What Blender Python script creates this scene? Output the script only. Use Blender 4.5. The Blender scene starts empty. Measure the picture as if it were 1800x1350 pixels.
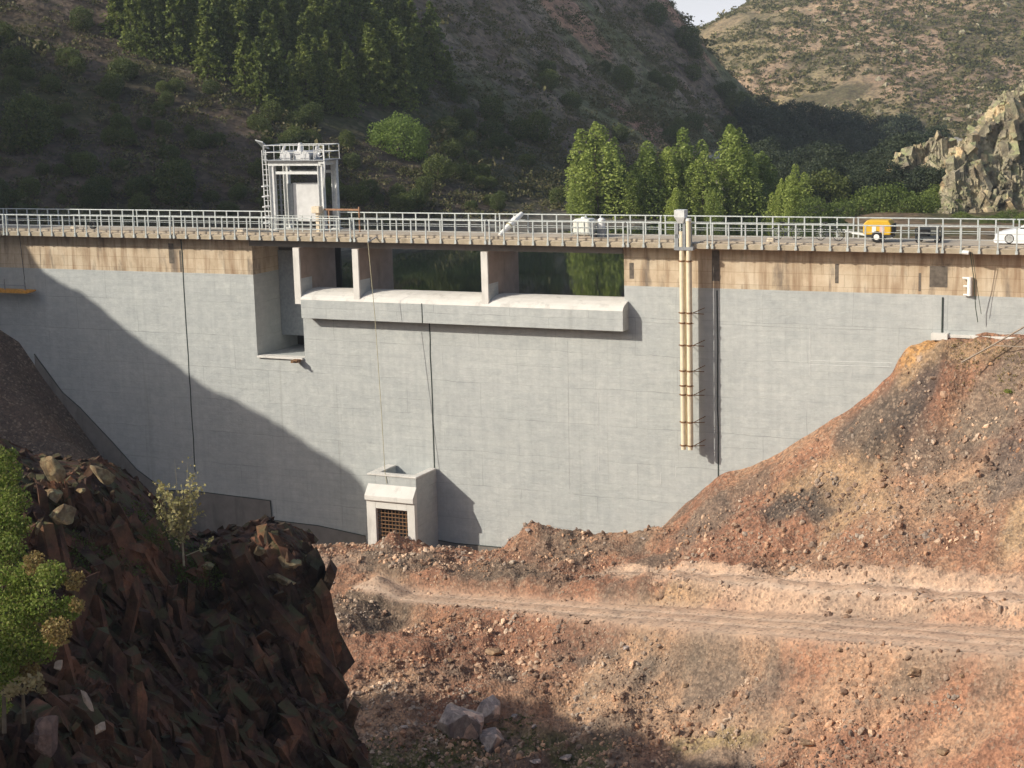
import bpy, math, random
import numpy as np
from mathutils import Matrix, Vector
C = bpy.context.scene.collection
rad = math.radians

# ------------------------------------------------------------------ camera
F_PX, PITCH, ROLL, CAM_H = 3000.0, .1785, -.0276, 8.8307
fw = np.array([0, math.cos(PITCH), -math.sin(PITCH)])
_r = np.array([1., 0, 0]); _u = np.array([0, math.sin(PITCH), math.cos(PITCH)])
rt = _r * math.cos(ROLL) + _u * math.sin(ROLL)
up = -_r * math.sin(ROLL) + _u * math.cos(ROLL)
CAM = np.array([0, 0, CAM_H])
cd = bpy.data.cameras.new('camera'); cam = bpy.data.objects.new('camera', cd); C.objects.link(cam)
cam.matrix_world = Matrix(((rt[0], up[0], -fw[0], CAM[0]), (rt[1], up[1], -fw[1], CAM[1]), (rt[2], up[2], -fw[2], CAM[2]), (0, 0, 0, 1)))
cd.sensor_width = 36; cd.lens = 36 * F_PX / 1800; cd.clip_start = .5; cd.clip_end = 5000
bpy.context.scene.camera = cam

# ------------------------------------------------------------------ light
TO_SUN = np.array([-1.29, -.489, .75]); TO_SUN /= np.linalg.norm(TO_SUN)
sd = bpy.data.lights.new('sun', 'SUN'); sun = bpy.data.objects.new('sun', sd); C.objects.link(sun)
sd.energy = 4.5; sd.angle = rad(.5); sd.color = (1, .93, .80)
sun.rotation_euler = Vector(TO_SUN).to_track_quat('Z', 'Y').to_euler()
w = bpy.data.worlds.new('World'); bpy.context.scene.world = w; w.use_nodes = True
nt = w.node_tree; nt.nodes.clear()
sky = nt.nodes.new('ShaderNodeTexSky'); sky.sky_type = 'NISHITA'; sky.sun_disc = False
sky.sun_elevation = math.asin(TO_SUN[2]); sky.sun_rotation = math.atan2(TO_SUN[0], TO_SUN[1])
sky.air_density = 1.0; sky.dust_density = 3.0; sky.ozone_density = 1.0
bg = nt.nodes.new('ShaderNodeBackground'); bg.inputs[1].default_value = .125
wo = nt.nodes.new('ShaderNodeOutputWorld')
g_ = nt.nodes.new('ShaderNodeTexCoord'); sx = nt.nodes.new('ShaderNodeSeparateXYZ'); nt.links.new(g_.outputs['Generated'], sx.inputs[0])
mr = nt.nodes.new('ShaderNodeMapRange'); mr.inputs['From Min'].default_value = .02; mr.inputs['From Max'].default_value = .16; mr.inputs['To Min'].default_value = 1; mr.inputs['To Max'].default_value = 0
nt.links.new(sx.outputs[2], mr.inputs['Value'])
mx_ = nt.nodes.new('ShaderNodeMix'); mx_.data_type = 'RGBA'; mx_.inputs[7].default_value = (7.0, 7.1, 7.5, 1)        # pale band added near the horizon to whiten the sky
nt.links.new(mr.outputs[0], mx_.inputs[0]); nt.links.new(sky.outputs[0], mx_.inputs[6]); nt.links.new(mx_.outputs[2], bg.inputs[0]); nt.links.new(bg.outputs[0], wo.inputs[0])
vs = bpy.context.scene.view_settings
vs.view_transform = 'Standard'; vs.look = 'None'; vs.exposure = .12; vs.gamma = 1

# ------------------------------------------------------------------ coordinates
T = math.atan(.4816); A0 = 90.4003
AX = np.array([math.cos(T), -math.sin(T), 0]); NX = np.array([math.sin(T), math.cos(T), 0]); O = np.array([0, A0, 0])
def W(s, n, z): return O + AX * s + NX * n + np.array([0, 0, z])
def ray(x, y): return fw + rt * (x - 900) / F_PX - up * (y - 675) / F_PX
def hit(x, y, n):                      # (s, n, z) where a sight line meets the vertical plane n of the dam
    d = ray(x, y); k = ((O - CAM) @ NX + n) / (d @ NX); q = CAM + k * d
    return np.array([(q - O) @ AX, n, q[2]])
def at(x, y, Y): d = ray(x, y); return CAM + d * (Y / d[1])
def px(Q):
    d = np.asarray(Q) - CAM; z = d @ fw
    return np.stack([900 + F_PX * (d @ rt) / z, 675 - F_PX * (d @ up) / z], -1)
FACE = .95
PH = np.array([-.354, .935]); HH = np.array([.935, .354])      # across and along the sunlight, in plan
TANS = .75 / 1.38

# ------------------------------------------------------------------ noise
def _hash(ix, iy, iz, seed):
    h = (ix * 374761393 + iy * 668265263 + iz * 2147483647 + seed * 974634777) & 0xffffffff
    h = ((h ^ (h >> 13)) * 1274126177) & 0xffffffff
    h = ((h ^ (h >> 16)) * 2246822519) & 0xffffffff
    return ((h ^ (h >> 15)) & 0xffffff) / float(0xffffff)
def vnoise(P, seed=0):
    P = np.asarray(P, float); i = np.floor(P).astype(np.int64); f = P - i; f = f * f * f * (f * (f * 6 - 15) + 10)
    r = 0
    for dx in (0, 1):
        for dy in (0, 1):
            for dz in (0, 1):
                wgt = (f[..., 0] if dx else 1 - f[..., 0]) * (f[..., 1] if dy else 1 - f[..., 1]) * (f[..., 2] if dz else 1 - f[..., 2])
                r = r + wgt * _hash(i[..., 0] + dx, i[..., 1] + dy, i[..., 2] + dz, seed)
    return r * 2 - 1
def fbm(P, octv=4, seed=0, gain=.5, lac=2.03):
    P = np.asarray(P, float); a = 1; r = 0; k = 0
    for o in range(octv):
        r = r + a * vnoise(P, seed + o * 17); k += a; a *= gain; P = P * lac + 3.7
    return r / k
def ridged(P, octv=4, seed=0):
    P = np.asarray(P, float); a = 1; r = 0; k = 0
    for o in range(octv):
        r = r + a * (1 - 2 * np.abs(vnoise(P, seed + o * 13))); k += a; a *= .5; P = P * 2.1 + 1.3
    return r / k
def cells(P, seed=0):                  # Voronoi: id value, F1, F2
    P = np.asarray(P, float); i = np.floor(P).astype(np.int64)
    d1 = np.full(P.shape[:-1], 9.); d2 = d1.copy(); v = np.zeros(P.shape[:-1])
    for dx in (-1, 0, 1):
        for dy in (-1, 0, 1):
            for dz in (-1, 0, 1):
                a, b, c = i[..., 0] + dx, i[..., 1] + dy, i[..., 2] + dz
                q = np.stack([a + _hash(a, b, c, seed), b + _hash(a, b, c, seed + 5), c + _hash(a, b, c, seed + 9)], -1)
                d = np.sqrt(((q - P) ** 2).sum(-1)); n = d < d1
                d2 = np.where(n, d1, np.minimum(d2, d)); v = np.where(n, _hash(a, b, c, seed + 21), v); d1 = np.where(n, d, d1)
    return v, d1, d2
def facets(P, seed, tilt=1.):         # broken planes: every Voronoi cell is a tilted flat face
    P = np.asarray(P, float); i = np.floor(P).astype(np.int64); d1 = np.full(P.shape[:-1], 9.); d2 = d1.copy(); val = np.zeros(P.shape[:-1])
    for dx in (-1, 0, 1):
        for dy in (-1, 0, 1):
            for dz in (-1, 0, 1):
                a, b, c = i[..., 0] + dx, i[..., 1] + dy, i[..., 2] + dz; h = lambda k: _hash(a, b, c, seed + k)
                o = P - np.stack([a + h(0), b + h(5), c + h(9)], -1); d = np.sqrt((o ** 2).sum(-1)); n = d < d1
                v = (h(21) - .5) + tilt * (o[..., 0] * (h(31) - .5) + o[..., 1] * (h(41) - .5) + o[..., 2] * (h(51) - .5)) * 2
                d2 = np.where(n, d1, np.minimum(d2, d)); val = np.where(n, v, val); d1 = np.where(n, d, d1)
    return val, d2 - d1
def P2(x, y, z=0.): return np.stack(np.broadcast_arrays(x, y, np.asarray(z, float)), -1)

# ------------------------------------------------------------------ materials
def ramp(nt, fac, stops, interp='LINEAR'):
    n = nt.nodes.new('ShaderNodeValToRGB'); cr = n.color_ramp; cr.interpolation = interp
    while len(cr.elements) < len(stops): cr.elements.new(.5)
    for e, (p, c) in zip(cr.elements, stops): e.position = p; e.color = (*c, 1) if len(c) == 3 else c
    nt.links.new(fac, n.inputs[0]); return n.outputs[0]
def noise(nt, vec, scale, detail=5, rough=.55, dist=0, stretch=None):
    if stretch:
        m = nt.nodes.new('ShaderNodeMapping'); m.inputs['Scale'].default_value = stretch
        nt.links.new(vec, m.inputs[0]); vec = m.outputs[0]
    n = nt.nodes.new('ShaderNodeTexNoise'); n.inputs['Scale'].default_value = scale; n.inputs['Detail'].default_value = detail
    n.inputs['Roughness'].default_value = rough; n.inputs['Distortion'].default_value = dist
    nt.links.new(vec, n.inputs['Vector']); return n.outputs[0]
def mixc(nt, fac, a, b, mode='MIX'):
    n = nt.nodes.new('ShaderNodeMix'); n.data_type = 'RGBA'; n.blend_type = mode
    for sock, v in ((n.inputs[0], fac), (n.inputs[6], a), (n.inputs[7], b)):
        if hasattr(v, 'is_linked') or hasattr(v, 'links'): nt.links.new(v, sock)
        elif isinstance(v, (int, float)): sock.default_value = v
        else: sock.default_value = (*v, 1)
    return n.outputs[2]
def base(name, rough=.85, metal=0, spec=.3):
    m = bpy.data.materials.new(name); m.use_nodes = True; nt = m.node_tree
    b = nt.nodes['Principled BSDF']; b.inputs['Roughness'].default_value = rough; b.inputs['Metallic'].default_value = metal
    b.inputs['Specular IOR Level'].default_value = spec
    tc = nt.nodes.new('ShaderNodeTexCoord')
    return m, nt, b, tc.outputs['Object']
def bump(nt, b, h, strength=.4, dist=.05):
    n = nt.nodes.new('ShaderNodeBump'); n.inputs['Strength'].default_value = strength; n.inputs['Distance'].default_value = dist
    nt.links.new(h, n.inputs['Height']); nt.links.new(n.outputs[0], b.inputs['Normal'])
def simple(name, col, rough=.6, metal=0, var=.15, scale=6, bm=.1):
    m, nt, b, v = base(name, rough, metal)
    n = noise(nt, v, scale, 6)
    lo = tuple(c * (1 - var) for c in col); hi = tuple(min(1, c * (1 + var)) for c in col)
    nt.links.new(ramp(nt, n, [(.3, lo), (.7, hi)]), b.inputs['Base Color']); bump(nt, b, n, bm, .01)
    return m
M = {}
def wallmat():
    m, nt, b, v = base('grey_painted_wall', .8, spec=.2)
    big = noise(nt, v, .25, 6, .6); streak = noise(nt, v, 1.0, 7, .65, 0, (.35, 1, 3.2)); fine = noise(nt, v, 6, 8, .7)
    dr = noise(nt, v, 1.0, 5, .6, 0, (2.6, 1, .12))
    c = ramp(nt, big, [(.3, (.415, .438, .437)), (.7, (.475, .492, .49))])
    c = mixc(nt, .35, c, ramp(nt, streak, [(.25, (.33, .345, .345)), (.75, (.50, .51, .495))]))
    c = mixc(nt, .22, c, ramp(nt, dr, [(.35, (.34, .35, .35)), (.65, (.52, .53, .51))]))
    br = nt.nodes.new('ShaderNodeTexBrick'); mp = nt.nodes.new('ShaderNodeMapping'); mp.inputs['Rotation'].default_value = (rad(90), 0, 0)
    nt.links.new(v, mp.inputs[0]); dn = nt.nodes.new('ShaderNodeVectorMath'); dn.operation = 'ADD'
    nz = nt.nodes.new('ShaderNodeTexNoise'); nz.inputs['Scale'].default_value = .7; nt.links.new(v, nz.inputs['Vector'])
    sc = nt.nodes.new('ShaderNodeVectorMath'); sc.operation = 'SCALE'; sc.inputs['Scale'].default_value = .22; nt.links.new(nz.outputs['Color'], sc.inputs[0])
    nt.links.new(mp.outputs[0], dn.inputs[0]); nt.links.new(sc.outputs[0], dn.inputs[1]); nt.links.new(dn.outputs[0], br.inputs['Vector'])
    br.inputs['Scale'].default_value = 1; br.inputs['Brick Width'].default_value = 4.6; br.inputs['Row Height'].default_value = 1.95
    br.inputs['Mortar Size'].default_value = .022; br.inputs['Mortar Smooth'].default_value = .6
    br.inputs['Color1'].default_value = (1, 1, 1, 1); br.inputs['Color2'].default_value = (.93, .94, .95, 1); br.inputs['Mortar'].default_value = (.62, .63, .64, 1)
    msk = noise(nt, v, .45, 3)
    brc = mixc(nt, ramp(nt, msk, [(.38, (0, 0, 0)), (.62, (1, 1, 1))]), (1, 1, 1), br.outputs[0])
    c = mixc(nt, .75, c, brc, 'MULTIPLY')
    wv = noise(nt, v, 1.0, 5, .6, .3, (.5, 1, 9))
    # whitish patches of older paint
    c = mixc(nt, ramp(nt, noise(nt, v, .9, 5, .6, .5, (1, 1, .6)), [(.64, (0, 0, 0)), (.78, (.4, .4, .4))]), c, (.56, .57, .56))
    b2 = nt.nodes.new('ShaderNodeTexBrick'); nt.links.new(dn.outputs[0], b2.inputs['Vector']); b2.inputs['Scale'].default_value = 1; b2.inputs['Brick Width'].default_value = 1.5; b2.inputs['Row Height'].default_value = .39
    b2.inputs['Mortar Size'].default_value = .02; b2.inputs['Mortar Smooth'].default_value = .9; b2.inputs['Color1'].default_value = (1.03, 1.03, 1.02, 1); b2.inputs['Color2'].default_value = (.94, .945, .95, 1); b2.inputs['Mortar'].default_value = (.86, .86, .86, 1)
    c = mixc(nt, ramp(nt, noise(nt, v, .7, 4), [(.35, (.25, .25, .25)), (.65, (1, 1, 1))]), c, mixc(nt, 1, c, b2.outputs[0], 'MULTIPLY'))
    c = mixc(nt, 1, c, ramp(nt, noise(nt, v, 2.6, 6, .7), [(.3, (.88, .885, .89)), (.7, (1.09, 1.09, 1.07))]), 'MULTIPLY')
    c = mixc(nt, ramp(nt, noise(nt, v, 1, 4, .6, .2, (1.6, 1, .05)), [(.64, (0, 0, 0)), (.74, (.45, .45, .45))]), c, (.27, .275, .26))
    nt.links.new(c, b.inputs['Base Color'])
    h = mixc(nt, .5, mixc(nt, .4, wv, b2.outputs[0]), fine); h = mixc(nt, .55, h, noise(nt, v, 2.4, 5, .6, .4, (1, 1, 1.7))); bump(nt, b, h, .5, .10)
    return m
M['wall'] = wallmat()
def bandmat():
    m, nt, b, v = base('weathered_concrete', .9)
    n1 = noise(nt, v, .8, 7, .65); n2 = noise(nt, v, 1, 6, .6, .2, (2.2, 1, .22)); n3 = noise(nt, v, 9, 6)
    c = ramp(nt, n1, [(.25, (.42, .32, .22)), (.5, (.57, .46, .33)), (.75, (.66, .57, .44))])
    c = mixc(nt, ramp(nt, n2, [(.46, (0, 0, 0)), (.68, (.85, .85, .85))]), c, (.27, .17, .10))
    c = mixc(nt, ramp(nt, noise(nt, v, 1, 6, .6, .2, (1.1, 1, .3)), [(.54, (0, 0, 0)), (.66, (.75, .75, .75))]), c, (.15, .125, .105))
    br = nt.nodes.new('ShaderNodeTexBrick'); mp = nt.nodes.new('ShaderNodeMapping'); mp.inputs['Rotation'].default_value = (rad(90), 0, 0)
    nt.links.new(v, mp.inputs[0]); nt.links.new(mp.outputs[0], br.inputs['Vector']); br.inputs['Scale'].default_value = 1
    br.inputs['Brick Width'].default_value = 2.1; br.inputs['Row Height'].default_value = .62; br.inputs['Mortar Size'].default_value = .012
    br.inputs['Color1'].default_value = (1, 1, 1, 1); br.inputs['Color2'].default_value = (.86, .86, .84, 1); br.inputs['Mortar'].default_value = (.55, .5, .45, 1)
    c = mixc(nt, .7, c, br.outputs[0], 'MULTIPLY')
    nt.links.new(c, b.inputs['Base Color']); bump(nt, b, n3, .5, .03); return m
M['band'] = bandmat()
def concrete(name, lo, hi, sc=1.2):
    m, nt, b, v = base(name, .88)
    n = noise(nt, v, sc, 7, .6); n2 = noise(nt, v, 1, 6, .6, .2, (1.5, 1.5, .3)); n3 = noise(nt, v, 14, 5)
    c = ramp(nt, n, [(.3, lo), (.7, hi)]); c = mixc(nt, ramp(nt, n2, [(.55, (0, 0, 0)), (.75, (.55, .55, .55))]), c, tuple(x * .45 for x in lo))
    nt.links.new(c, b.inputs['Base Color']); bump(nt, b, n3, .35, .02); return m
M['white'] = concrete('pale_rendered_concrete', (.60, .58, .54), (.70, .68, .64))
M['deck'] = concrete('deck_concrete', (.36, .30, .23), (.50, .43, .34))
M['slab'] = concrete('stained_slab_edge', (.30, .25, .18), (.45, .38, .28), 2)
M['pier'] = concrete('rusty_pier_concrete', (.24, .185, .155), (.34, .27, .225))
M['foot'] = concrete('unpainted_footing', (.17, .155, .14), (.24, .22, .20))
M['gate'] = simple('grey_gate_paint', (.30, .32, .33), .5)
M['joint'] = simple('dark_joint_mastic', (.035, .045, .04), .8)
M['galv'] = simple('galvanised_rail', (.45, .48, .47), .55, .15, .2)
M['steel'] = simple('pale_grey_steel', (.62, .63, .62), .5, 0, .15)
M['steeld'] = simple('grey_steel', (.25, .26, .27), .5, 0, .2)
M['sheet'] = simple('white_gate_sheet', (.58, .58, .58), .6, 0, .12, 2)
M['pipe'] = simple('cream_plastic_pipe', (.72, .63, .46), .5, 0, .1, 3)
M['rust'] = simple('rusty_bar', (.20, .11, .055), .85, 0, .4, 20)
M['black'] = simple('black_rubber', (.02, .02, .022), .7)
M['dark'] = simple('dark_painted_metal', (.035, .04, .045), .5)
M['void'] = simple('void_shade_black', (.02, .018, .016), .95)  # near-black colour stands in for the shade inside the openings
M['yellow'] = simple('yellow_enamel', (.62, .38, .03), .5, 0, .06)
M['orange'] = simple('orange_paint', (.62, .30, .05), .6, 0, .25)
M['whitep'] = simple('white_plastic', (.80, .79, .75), .45, 0, .04)
M['tank'] = simple('cloudy_plastic_tank', (.70, .69, .62), .5, 0, .08, 3)
M['car'] = simple('white_car_paint', (.80, .80, .80), .25, 0, .02)
M['glass'] = simple('dark_window_glass', (.02, .025, .03), .08)
M['lamp'] = simple('headlight_lens', (.6, .62, .64), .1)
M['rope'] = simple('pale_rope', (.45, .42, .28), .9)
M['drope'] = simple('dark_green_hose', (.05, .07, .045), .7)
M['wood'] = simple('bleached_wood', (.38, .31, .24), .9, 0, .25)
M['dpatch'] = simple('dark_patch_concrete', (.13, .11, .09), .9, 0, .35, 5)
M['pink'] = simple('faded_pink_sticker', (.75, .45, .40), .6)
M['ply'] = simple('cream_sacking', (.66, .56, .42), .9, 0, .2)

def soil(name, attr='tint', fine=3.0, bs=.9, bd=.12, spk=.45):
    m, nt, b, v = base(name, .95, spec=.15)
    a = nt.nodes.new('ShaderNodeAttribute'); a.attribute_name = attr; al = a.outputs['Alpha']
    n1 = noise(nt, v, fine, 8, .7); n2 = noise(nt, v, fine * .22, 6, .6)
    c = mixc(nt, al, a.outputs[0], ramp(nt, n1, [(.28, (.38, .38, .40)), (.5, (.95, .95, .95)), (.72, (1.6, 1.5, 1.4))]), 'MULTIPLY')
    c = mixc(nt, 1, c, ramp(nt, n2, [(.3, (.74, .76, .78)), (.7, (1.22, 1.18, 1.12))]), 'MULTIPLY')
    vo = nt.nodes.new('ShaderNodeTexVoronoi'); vo.inputs['Scale'].default_value = fine * 1.7; nt.links.new(v, vo.inputs['Vector'])
    sp = nt.nodes.new('ShaderNodeSeparateColor'); nt.links.new(vo.outputs['Color'], sp.inputs[0])
    c = mixc(nt, ramp(nt, sp.outputs[0], [(.80, (0, 0, 0)), (.9, (spk, spk, spk))], 'LINEAR'), c, (.40, .30, .22))
    c = mixc(nt, ramp(nt, sp.outputs[1], [(.80, (0, 0, 0)), (.9, (.5, .5, .5))], 'LINEAR'), c, (.10, .07, .055))
    nt.links.new(c, b.inputs['Base Color'])
    h = mixc(nt, al, (.4, .4, .4), mixc(nt, .5, n1, vo.outputs['Distance'])); bump(nt, b, h, bs, bd)
    return m
M['soil'] = soil('excavated_earth', fine=5.0, bs=1., bd=.10)
M['slope'] = soil('hillside_scrub_soil', fine=1.0, bs=.8, bd=.3, spk=.12)
def rockmat(name, stops, lichen=None, sc=1.0, bs=.8, bd=.06, la=.55):
    m, nt, b, v = base(name, .9, spec=.2)
    n1 = noise(nt, v, sc, 8, .65, .4); n2 = noise(nt, v, sc * 5, 8, .7)
    c = ramp(nt, n1, stops); c = mixc(nt, 1, c, ramp(nt, n2, [(.3, (.6, .6, .6)), (.7, (1.35, 1.3, 1.25))]), 'MULTIPLY')
    mp = nt.nodes.new('ShaderNodeMapping'); mp.inputs['Scale'].default_value = (1.2 * sc, 1.1 * sc, .4 * sc); mp.inputs['Rotation'].default_value = (0, .33, .1); nt.links.new(v, mp.inputs[0])
    vo = nt.nodes.new('ShaderNodeTexVoronoi'); vo.inputs['Scale'].default_value = 1.6; nt.links.new(mp.outputs[0], vo.inputs['Vector']); sp = nt.nodes.new('ShaderNodeSeparateColor'); nt.links.new(vo.outputs['Color'], sp.inputs[0])
    c = mixc(nt, .75, c, ramp(nt, sp.outputs[0], [(0, (.5, .5, .55)), (.6, (1, 1, 1)), (1, (1.9, 1.6, 1.35))]), 'MULTIPLY')
    if lichen:
        g = nt.nodes.new('ShaderNodeNewGeometry'); s = nt.nodes.new('ShaderNodeSeparateXYZ'); nt.links.new(g.outputs['Normal'], s.inputs[0])
        k = nt.nodes.new('ShaderNodeMath'); k.operation = 'MULTIPLY'; nt.links.new(ramp(nt, noise(nt, v, sc * 2.2, 6, .6), [(.45, (0, 0, 0)), (.62, (1, 1, 1))]), k.inputs[0])
        nt.links.new(ramp(nt, s.outputs[2], [(.15, (.25, .25, .25)), (la, (1, 1, 1))]), k.inputs[1])
        c = mixc(nt, k.outputs[0], c, lichen)
    nt.links.new(c, b.inputs['Base Color']); bump(nt, b, n2, bs, bd)
    return m
M['slate'] = rockmat('dark_red_slate', [(.25, (.020, .015, .013)), (.45, (.065, .038, .030)), (.6, (.14, .072, .046)), (.78, (.10, .085, .075))], (.075, .072, .035), 1.1)
M['slatetop'] = rockmat('lichened_slate', [(.3, (.13, .085, .05)), (.5, (.26, .19, .11)), (.75, (.36, .31, .22))], (.26, .26, .14), 3, .8, .03)
M['bluff'] = rockmat('lichened_crag_rock', [(.3, (.17, .15, .115)), (.45, (.33, .29, .21)), (.6, (.45, .405, .29)), (.75, (.55, .51, .39))], (.36, .38, .19), .6, 1, .25, .8)
M['boulder'] = rockmat('grey_boulder', [(.3, (.22, .18, .15)), (.6, (.38, .33, .28)), (.8, (.46, .40, .35))], None, 1.3)
M['bouldero'] = rockmat('tan_boulder', [(.3, (.26, .17, .10)), (.6, (.42, .29, .19)), (.8, (.52, .40, .28))], None, 1.3)
M['stone'] = rockmat('rubble_stone', [(.3, (.20, .12, .08)), (.48, (.36, .25, .18)), (.62, (.50, .42, .34))], None, .6)
def leafmat(name, cols, tr=.35, rough=.6):
    m, nt, b, v = base(name, rough, spec=.25)
    g = nt.nodes.new('ShaderNodeNewGeometry'); oi = nt.nodes.new('ShaderNodeObjectInfo')
    c = ramp(nt, g.outputs['Random Per Island'], [(i / (len(cols) - 1), q) for i, q in enumerate(cols)])
    c = mixc(nt, 1, c, ramp(nt, oi.outputs['Random'], [(0, (.78, .82, .8)), (1, (1.2, 1.15, 1.0))]), 'MULTIPLY')
    nt.links.new(c, b.inputs['Base Color'])
    t = nt.nodes.new('ShaderNodeBsdfTranslucent'); nt.links.new(c, t.inputs[0])
    mx = nt.nodes.new('ShaderNodeMixShader'); mx.inputs[0].default_value = tr
    nt.links.new(b.outputs[0], mx.inputs[1]); nt.links.new(t.outputs[0], mx.inputs[2])
    nt.links.new(mx.outputs[0], nt.nodes['Material Output'].inputs[0]); return m
M['poplar'] = leafmat('poplar_leaf', [(.19, .25, .06), (.28, .35, .09), (.40, .46, .15)])
M['pale'] = leafmat('pale_tree_leaf', [(.17, .24, .05), (.24, .32, .07), (.30, .37, .10)])
M['pine'] = leafmat('pine_needle', [(.09, .125, .035), (.15, .19, .05), (.24, .28, .075)], .35)
M['broad'] = leafmat('oak_leaf', [(.06, .085, .03), (.10, .13, .04), (.16, .185, .06)], .25)
M['shade_oak'] = leafmat('shade_darkened_leaf', [(.03, .045, .03), (.048, .065, .038), (.07, .09, .05)], .2)  # leaf colour darkened in place of the mountain's shade on the grove
M['shore'] = leafmat('shore_bush_leaf', [(.08, .12, .03), (.13, .18, .045), (.20, .25, .065)], .3)
M['scrub'] = leafmat('heather_scrub', [(.055, .065, .026), (.085, .095, .036), (.13, .12, .055), (.15, .13, .08)], .2)
M['fscrub'] = leafmat('dry_hill_scrub', [(.06, .075, .028), (.11, .115, .04), (.17, .16, .06), (.20, .17, .09)], .2)
M['bush'] = leafmat('bright_bush_leaf', [(.12, .18, .03), (.20, .27, .05), (.30, .35, .09), (.24, .22, .08)], .4)
M['dry'] = leafmat('dry_brown_leaf', [(.20, .13, .05), (.30, .21, .09), (.36, .30, .12)], .35)
M['sap'] = leafmat('olive_leaf', [(.32, .29, .12), (.46, .41, .18), (.56, .49, .25), (.30, .23, .10)], .4)
M['grass'] = leafmat('short_grass', [(.06, .09, .02), (.10, .13, .03)], .3)
M['straw'] = leafmat('dry_grass', [(.30, .23, .12), (.42, .33, .18), (.36, .30, .14)], .3)
M['bark'] = simple('bark', (.11, .085, .06), .9, 0, .3, 10)
M['pbark'] = simple('pale_bark', (.30, .26, .17), .9, 0, .3, 10)
def watermat():
    m, nt, b, v = base('still_green_water', .04, spec=.5)
    b.inputs['Base Color'].default_value = (.012, .020, .014, 1); b.inputs['IOR'].default_value = 1.33
    n = noise(nt, v, .8, 4, .5, 0, (1, 2.2, 1)); bump(nt, b, n, .018, .05); return m
M['water'] = watermat()

# ------------------------------------------------------------------ mesh helpers
def mesh_np(name, V, Fc, mats, smooth=False, midx=None, col=None, alpha=None):
    V = np.asarray(V, np.float32); Fc = np.asarray(Fc, np.int32); k = Fc.shape[1]
    me = bpy.data.meshes.new(name); me.vertices.add(len(V)); me.vertices.foreach_set('co', V.ravel())
    me.loops.add(Fc.size); me.loops.foreach_set('vertex_index', Fc.ravel())
    me.polygons.add(len(Fc)); me.polygons.foreach_set('loop_start', np.arange(0, Fc.size, k, dtype=np.int32))
    me.polygons.foreach_set('loop_total', np.full(len(Fc), k, np.int32))
    for m in mats: me.materials.append(m)
    if midx is not None: me.polygons.foreach_set('material_index', np.asarray(midx, np.int32))
    me.polygons.foreach_set('use_smooth', np.full(len(Fc), smooth, bool))
    me.update(calc_edges=True)
    if col is not None:
        a = me.color_attributes.new('tint', 'FLOAT_COLOR', 'POINT')
        a.data.foreach_set('color', np.c_[col, np.ones(len(col)) if alpha is None else alpha].astype(np.float32).ravel())
    me.validate(); return me
class MB:
    def __init__(s): s.v = []; s.f = []
    def add(s, vs, fs):
        o = len(s.v); s.v += [tuple(map(float, v)) for v in vs]; s.f += [tuple(i + o for i in f) for f in fs]; return s
    def box(s, x0, x1, y0, y1, z0, z1):
        return s.add([(x0, y0, z0), (x1, y0, z0), (x1, y1, z0), (x0, y1, z0), (x0, y0, z1), (x1, y0, z1), (x1, y1, z1), (x0, y1, z1)],
                     [(0, 3, 2, 1), (4, 5, 6, 7), (0, 1, 5, 4), (1, 2, 6, 5), (2, 3, 7, 6), (3, 0, 4, 7)])
    def tube(s, p0, p1, r, seg=8, r1=None):
        p0 = Vector(p0); p1 = Vector(p1); d = (p1 - p0).normalized(); a = d.orthogonal().normalized(); b = d.cross(a); r1 = r if r1 is None else r1
        v = []
        for p, q in ((p0, r), (p1, r1)):
            for i in range(seg): t = 2 * math.pi * i / seg; v.append(p + (a * math.cos(t) + b * math.sin(t)) * q)
        f = [(i, (i + 1) % seg, seg + (i + 1) % seg, seg + i) for i in range(seg)] + [tuple(range(seg))[::-1], tuple(range(seg, 2 * seg))]
        return s.add(v, f)
    def path(s, pts, r, seg=6):
        for a, b in zip(pts[:-1], pts[1:]): s.tube(a, b, r, seg)
        return s
    def prism(s, poly, axis, a, b):     # poly in the two other axes, in cyclic order
        n = len(poly)
        def mk(p, q): return {'x': (q, p[0], p[1]), 'y': (p[0], q, p[1]), 'z': (p[0], p[1], q)}[axis]
        v = [mk(p, a) for p in poly] + [mk(p, b) for p in poly]
        return s.add(v, [tuple(range(n)), tuple(range(n, 2 * n))[::-1]] + [(i, i + n, (i + 1) % n + n, (i + 1) % n) for i in range(n)])
    def torus(s, c, r, rr, ax=(0, 1, 0), seg=20, sg=6):
        ax = Vector(ax).normalized(); a = ax.orthogonal().normalized(); b = ax.cross(a); c = Vector(c); v = []; f = []
        for i in range(seg):
            t = 2 * math.pi * i / seg; d = a * math.cos(t) + b * math.sin(t)
            for j in range(sg): q = 2 * math.pi * j / sg; v.append(c + d * (r + rr * math.cos(q)) + ax * rr * math.sin(q))
        for i in range(seg):
            for j in range(sg): f.append((i * sg + j, ((i + 1) % seg) * sg + j, ((i + 1) % seg) * sg + (j + 1) % sg, i * sg + (j + 1) % sg))
        return s.add(v, f)
    def build(s, name, mat, parent=None, off=(0, 0, 0), bevel=0, smooth=False, seg=2):
        me = bpy.data.meshes.new(name); o3 = np.asarray(off, float)
        me.from_pydata([tuple(np.asarray(v) - o3) for v in s.v], [], s.f); me.materials.append(mat)
        import bmesh
        bm = bmesh.new(); bm.from_mesh(me); bmesh.ops.recalc_face_normals(bm, faces=bm.faces); bm.to_mesh(me); bm.free()
        if smooth: me.polygons.foreach_set('use_smooth', [True] * len(me.polygons))
        o = bpy.data.objects.new(name, me); C.objects.link(o)
        if parent: o.parent = parent
        if bevel:
            b = o.modifiers.new('bevel', 'BEVEL'); b.width = bevel; b.segments = seg; b.limit_method = 'ANGLE'
        return o
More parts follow.
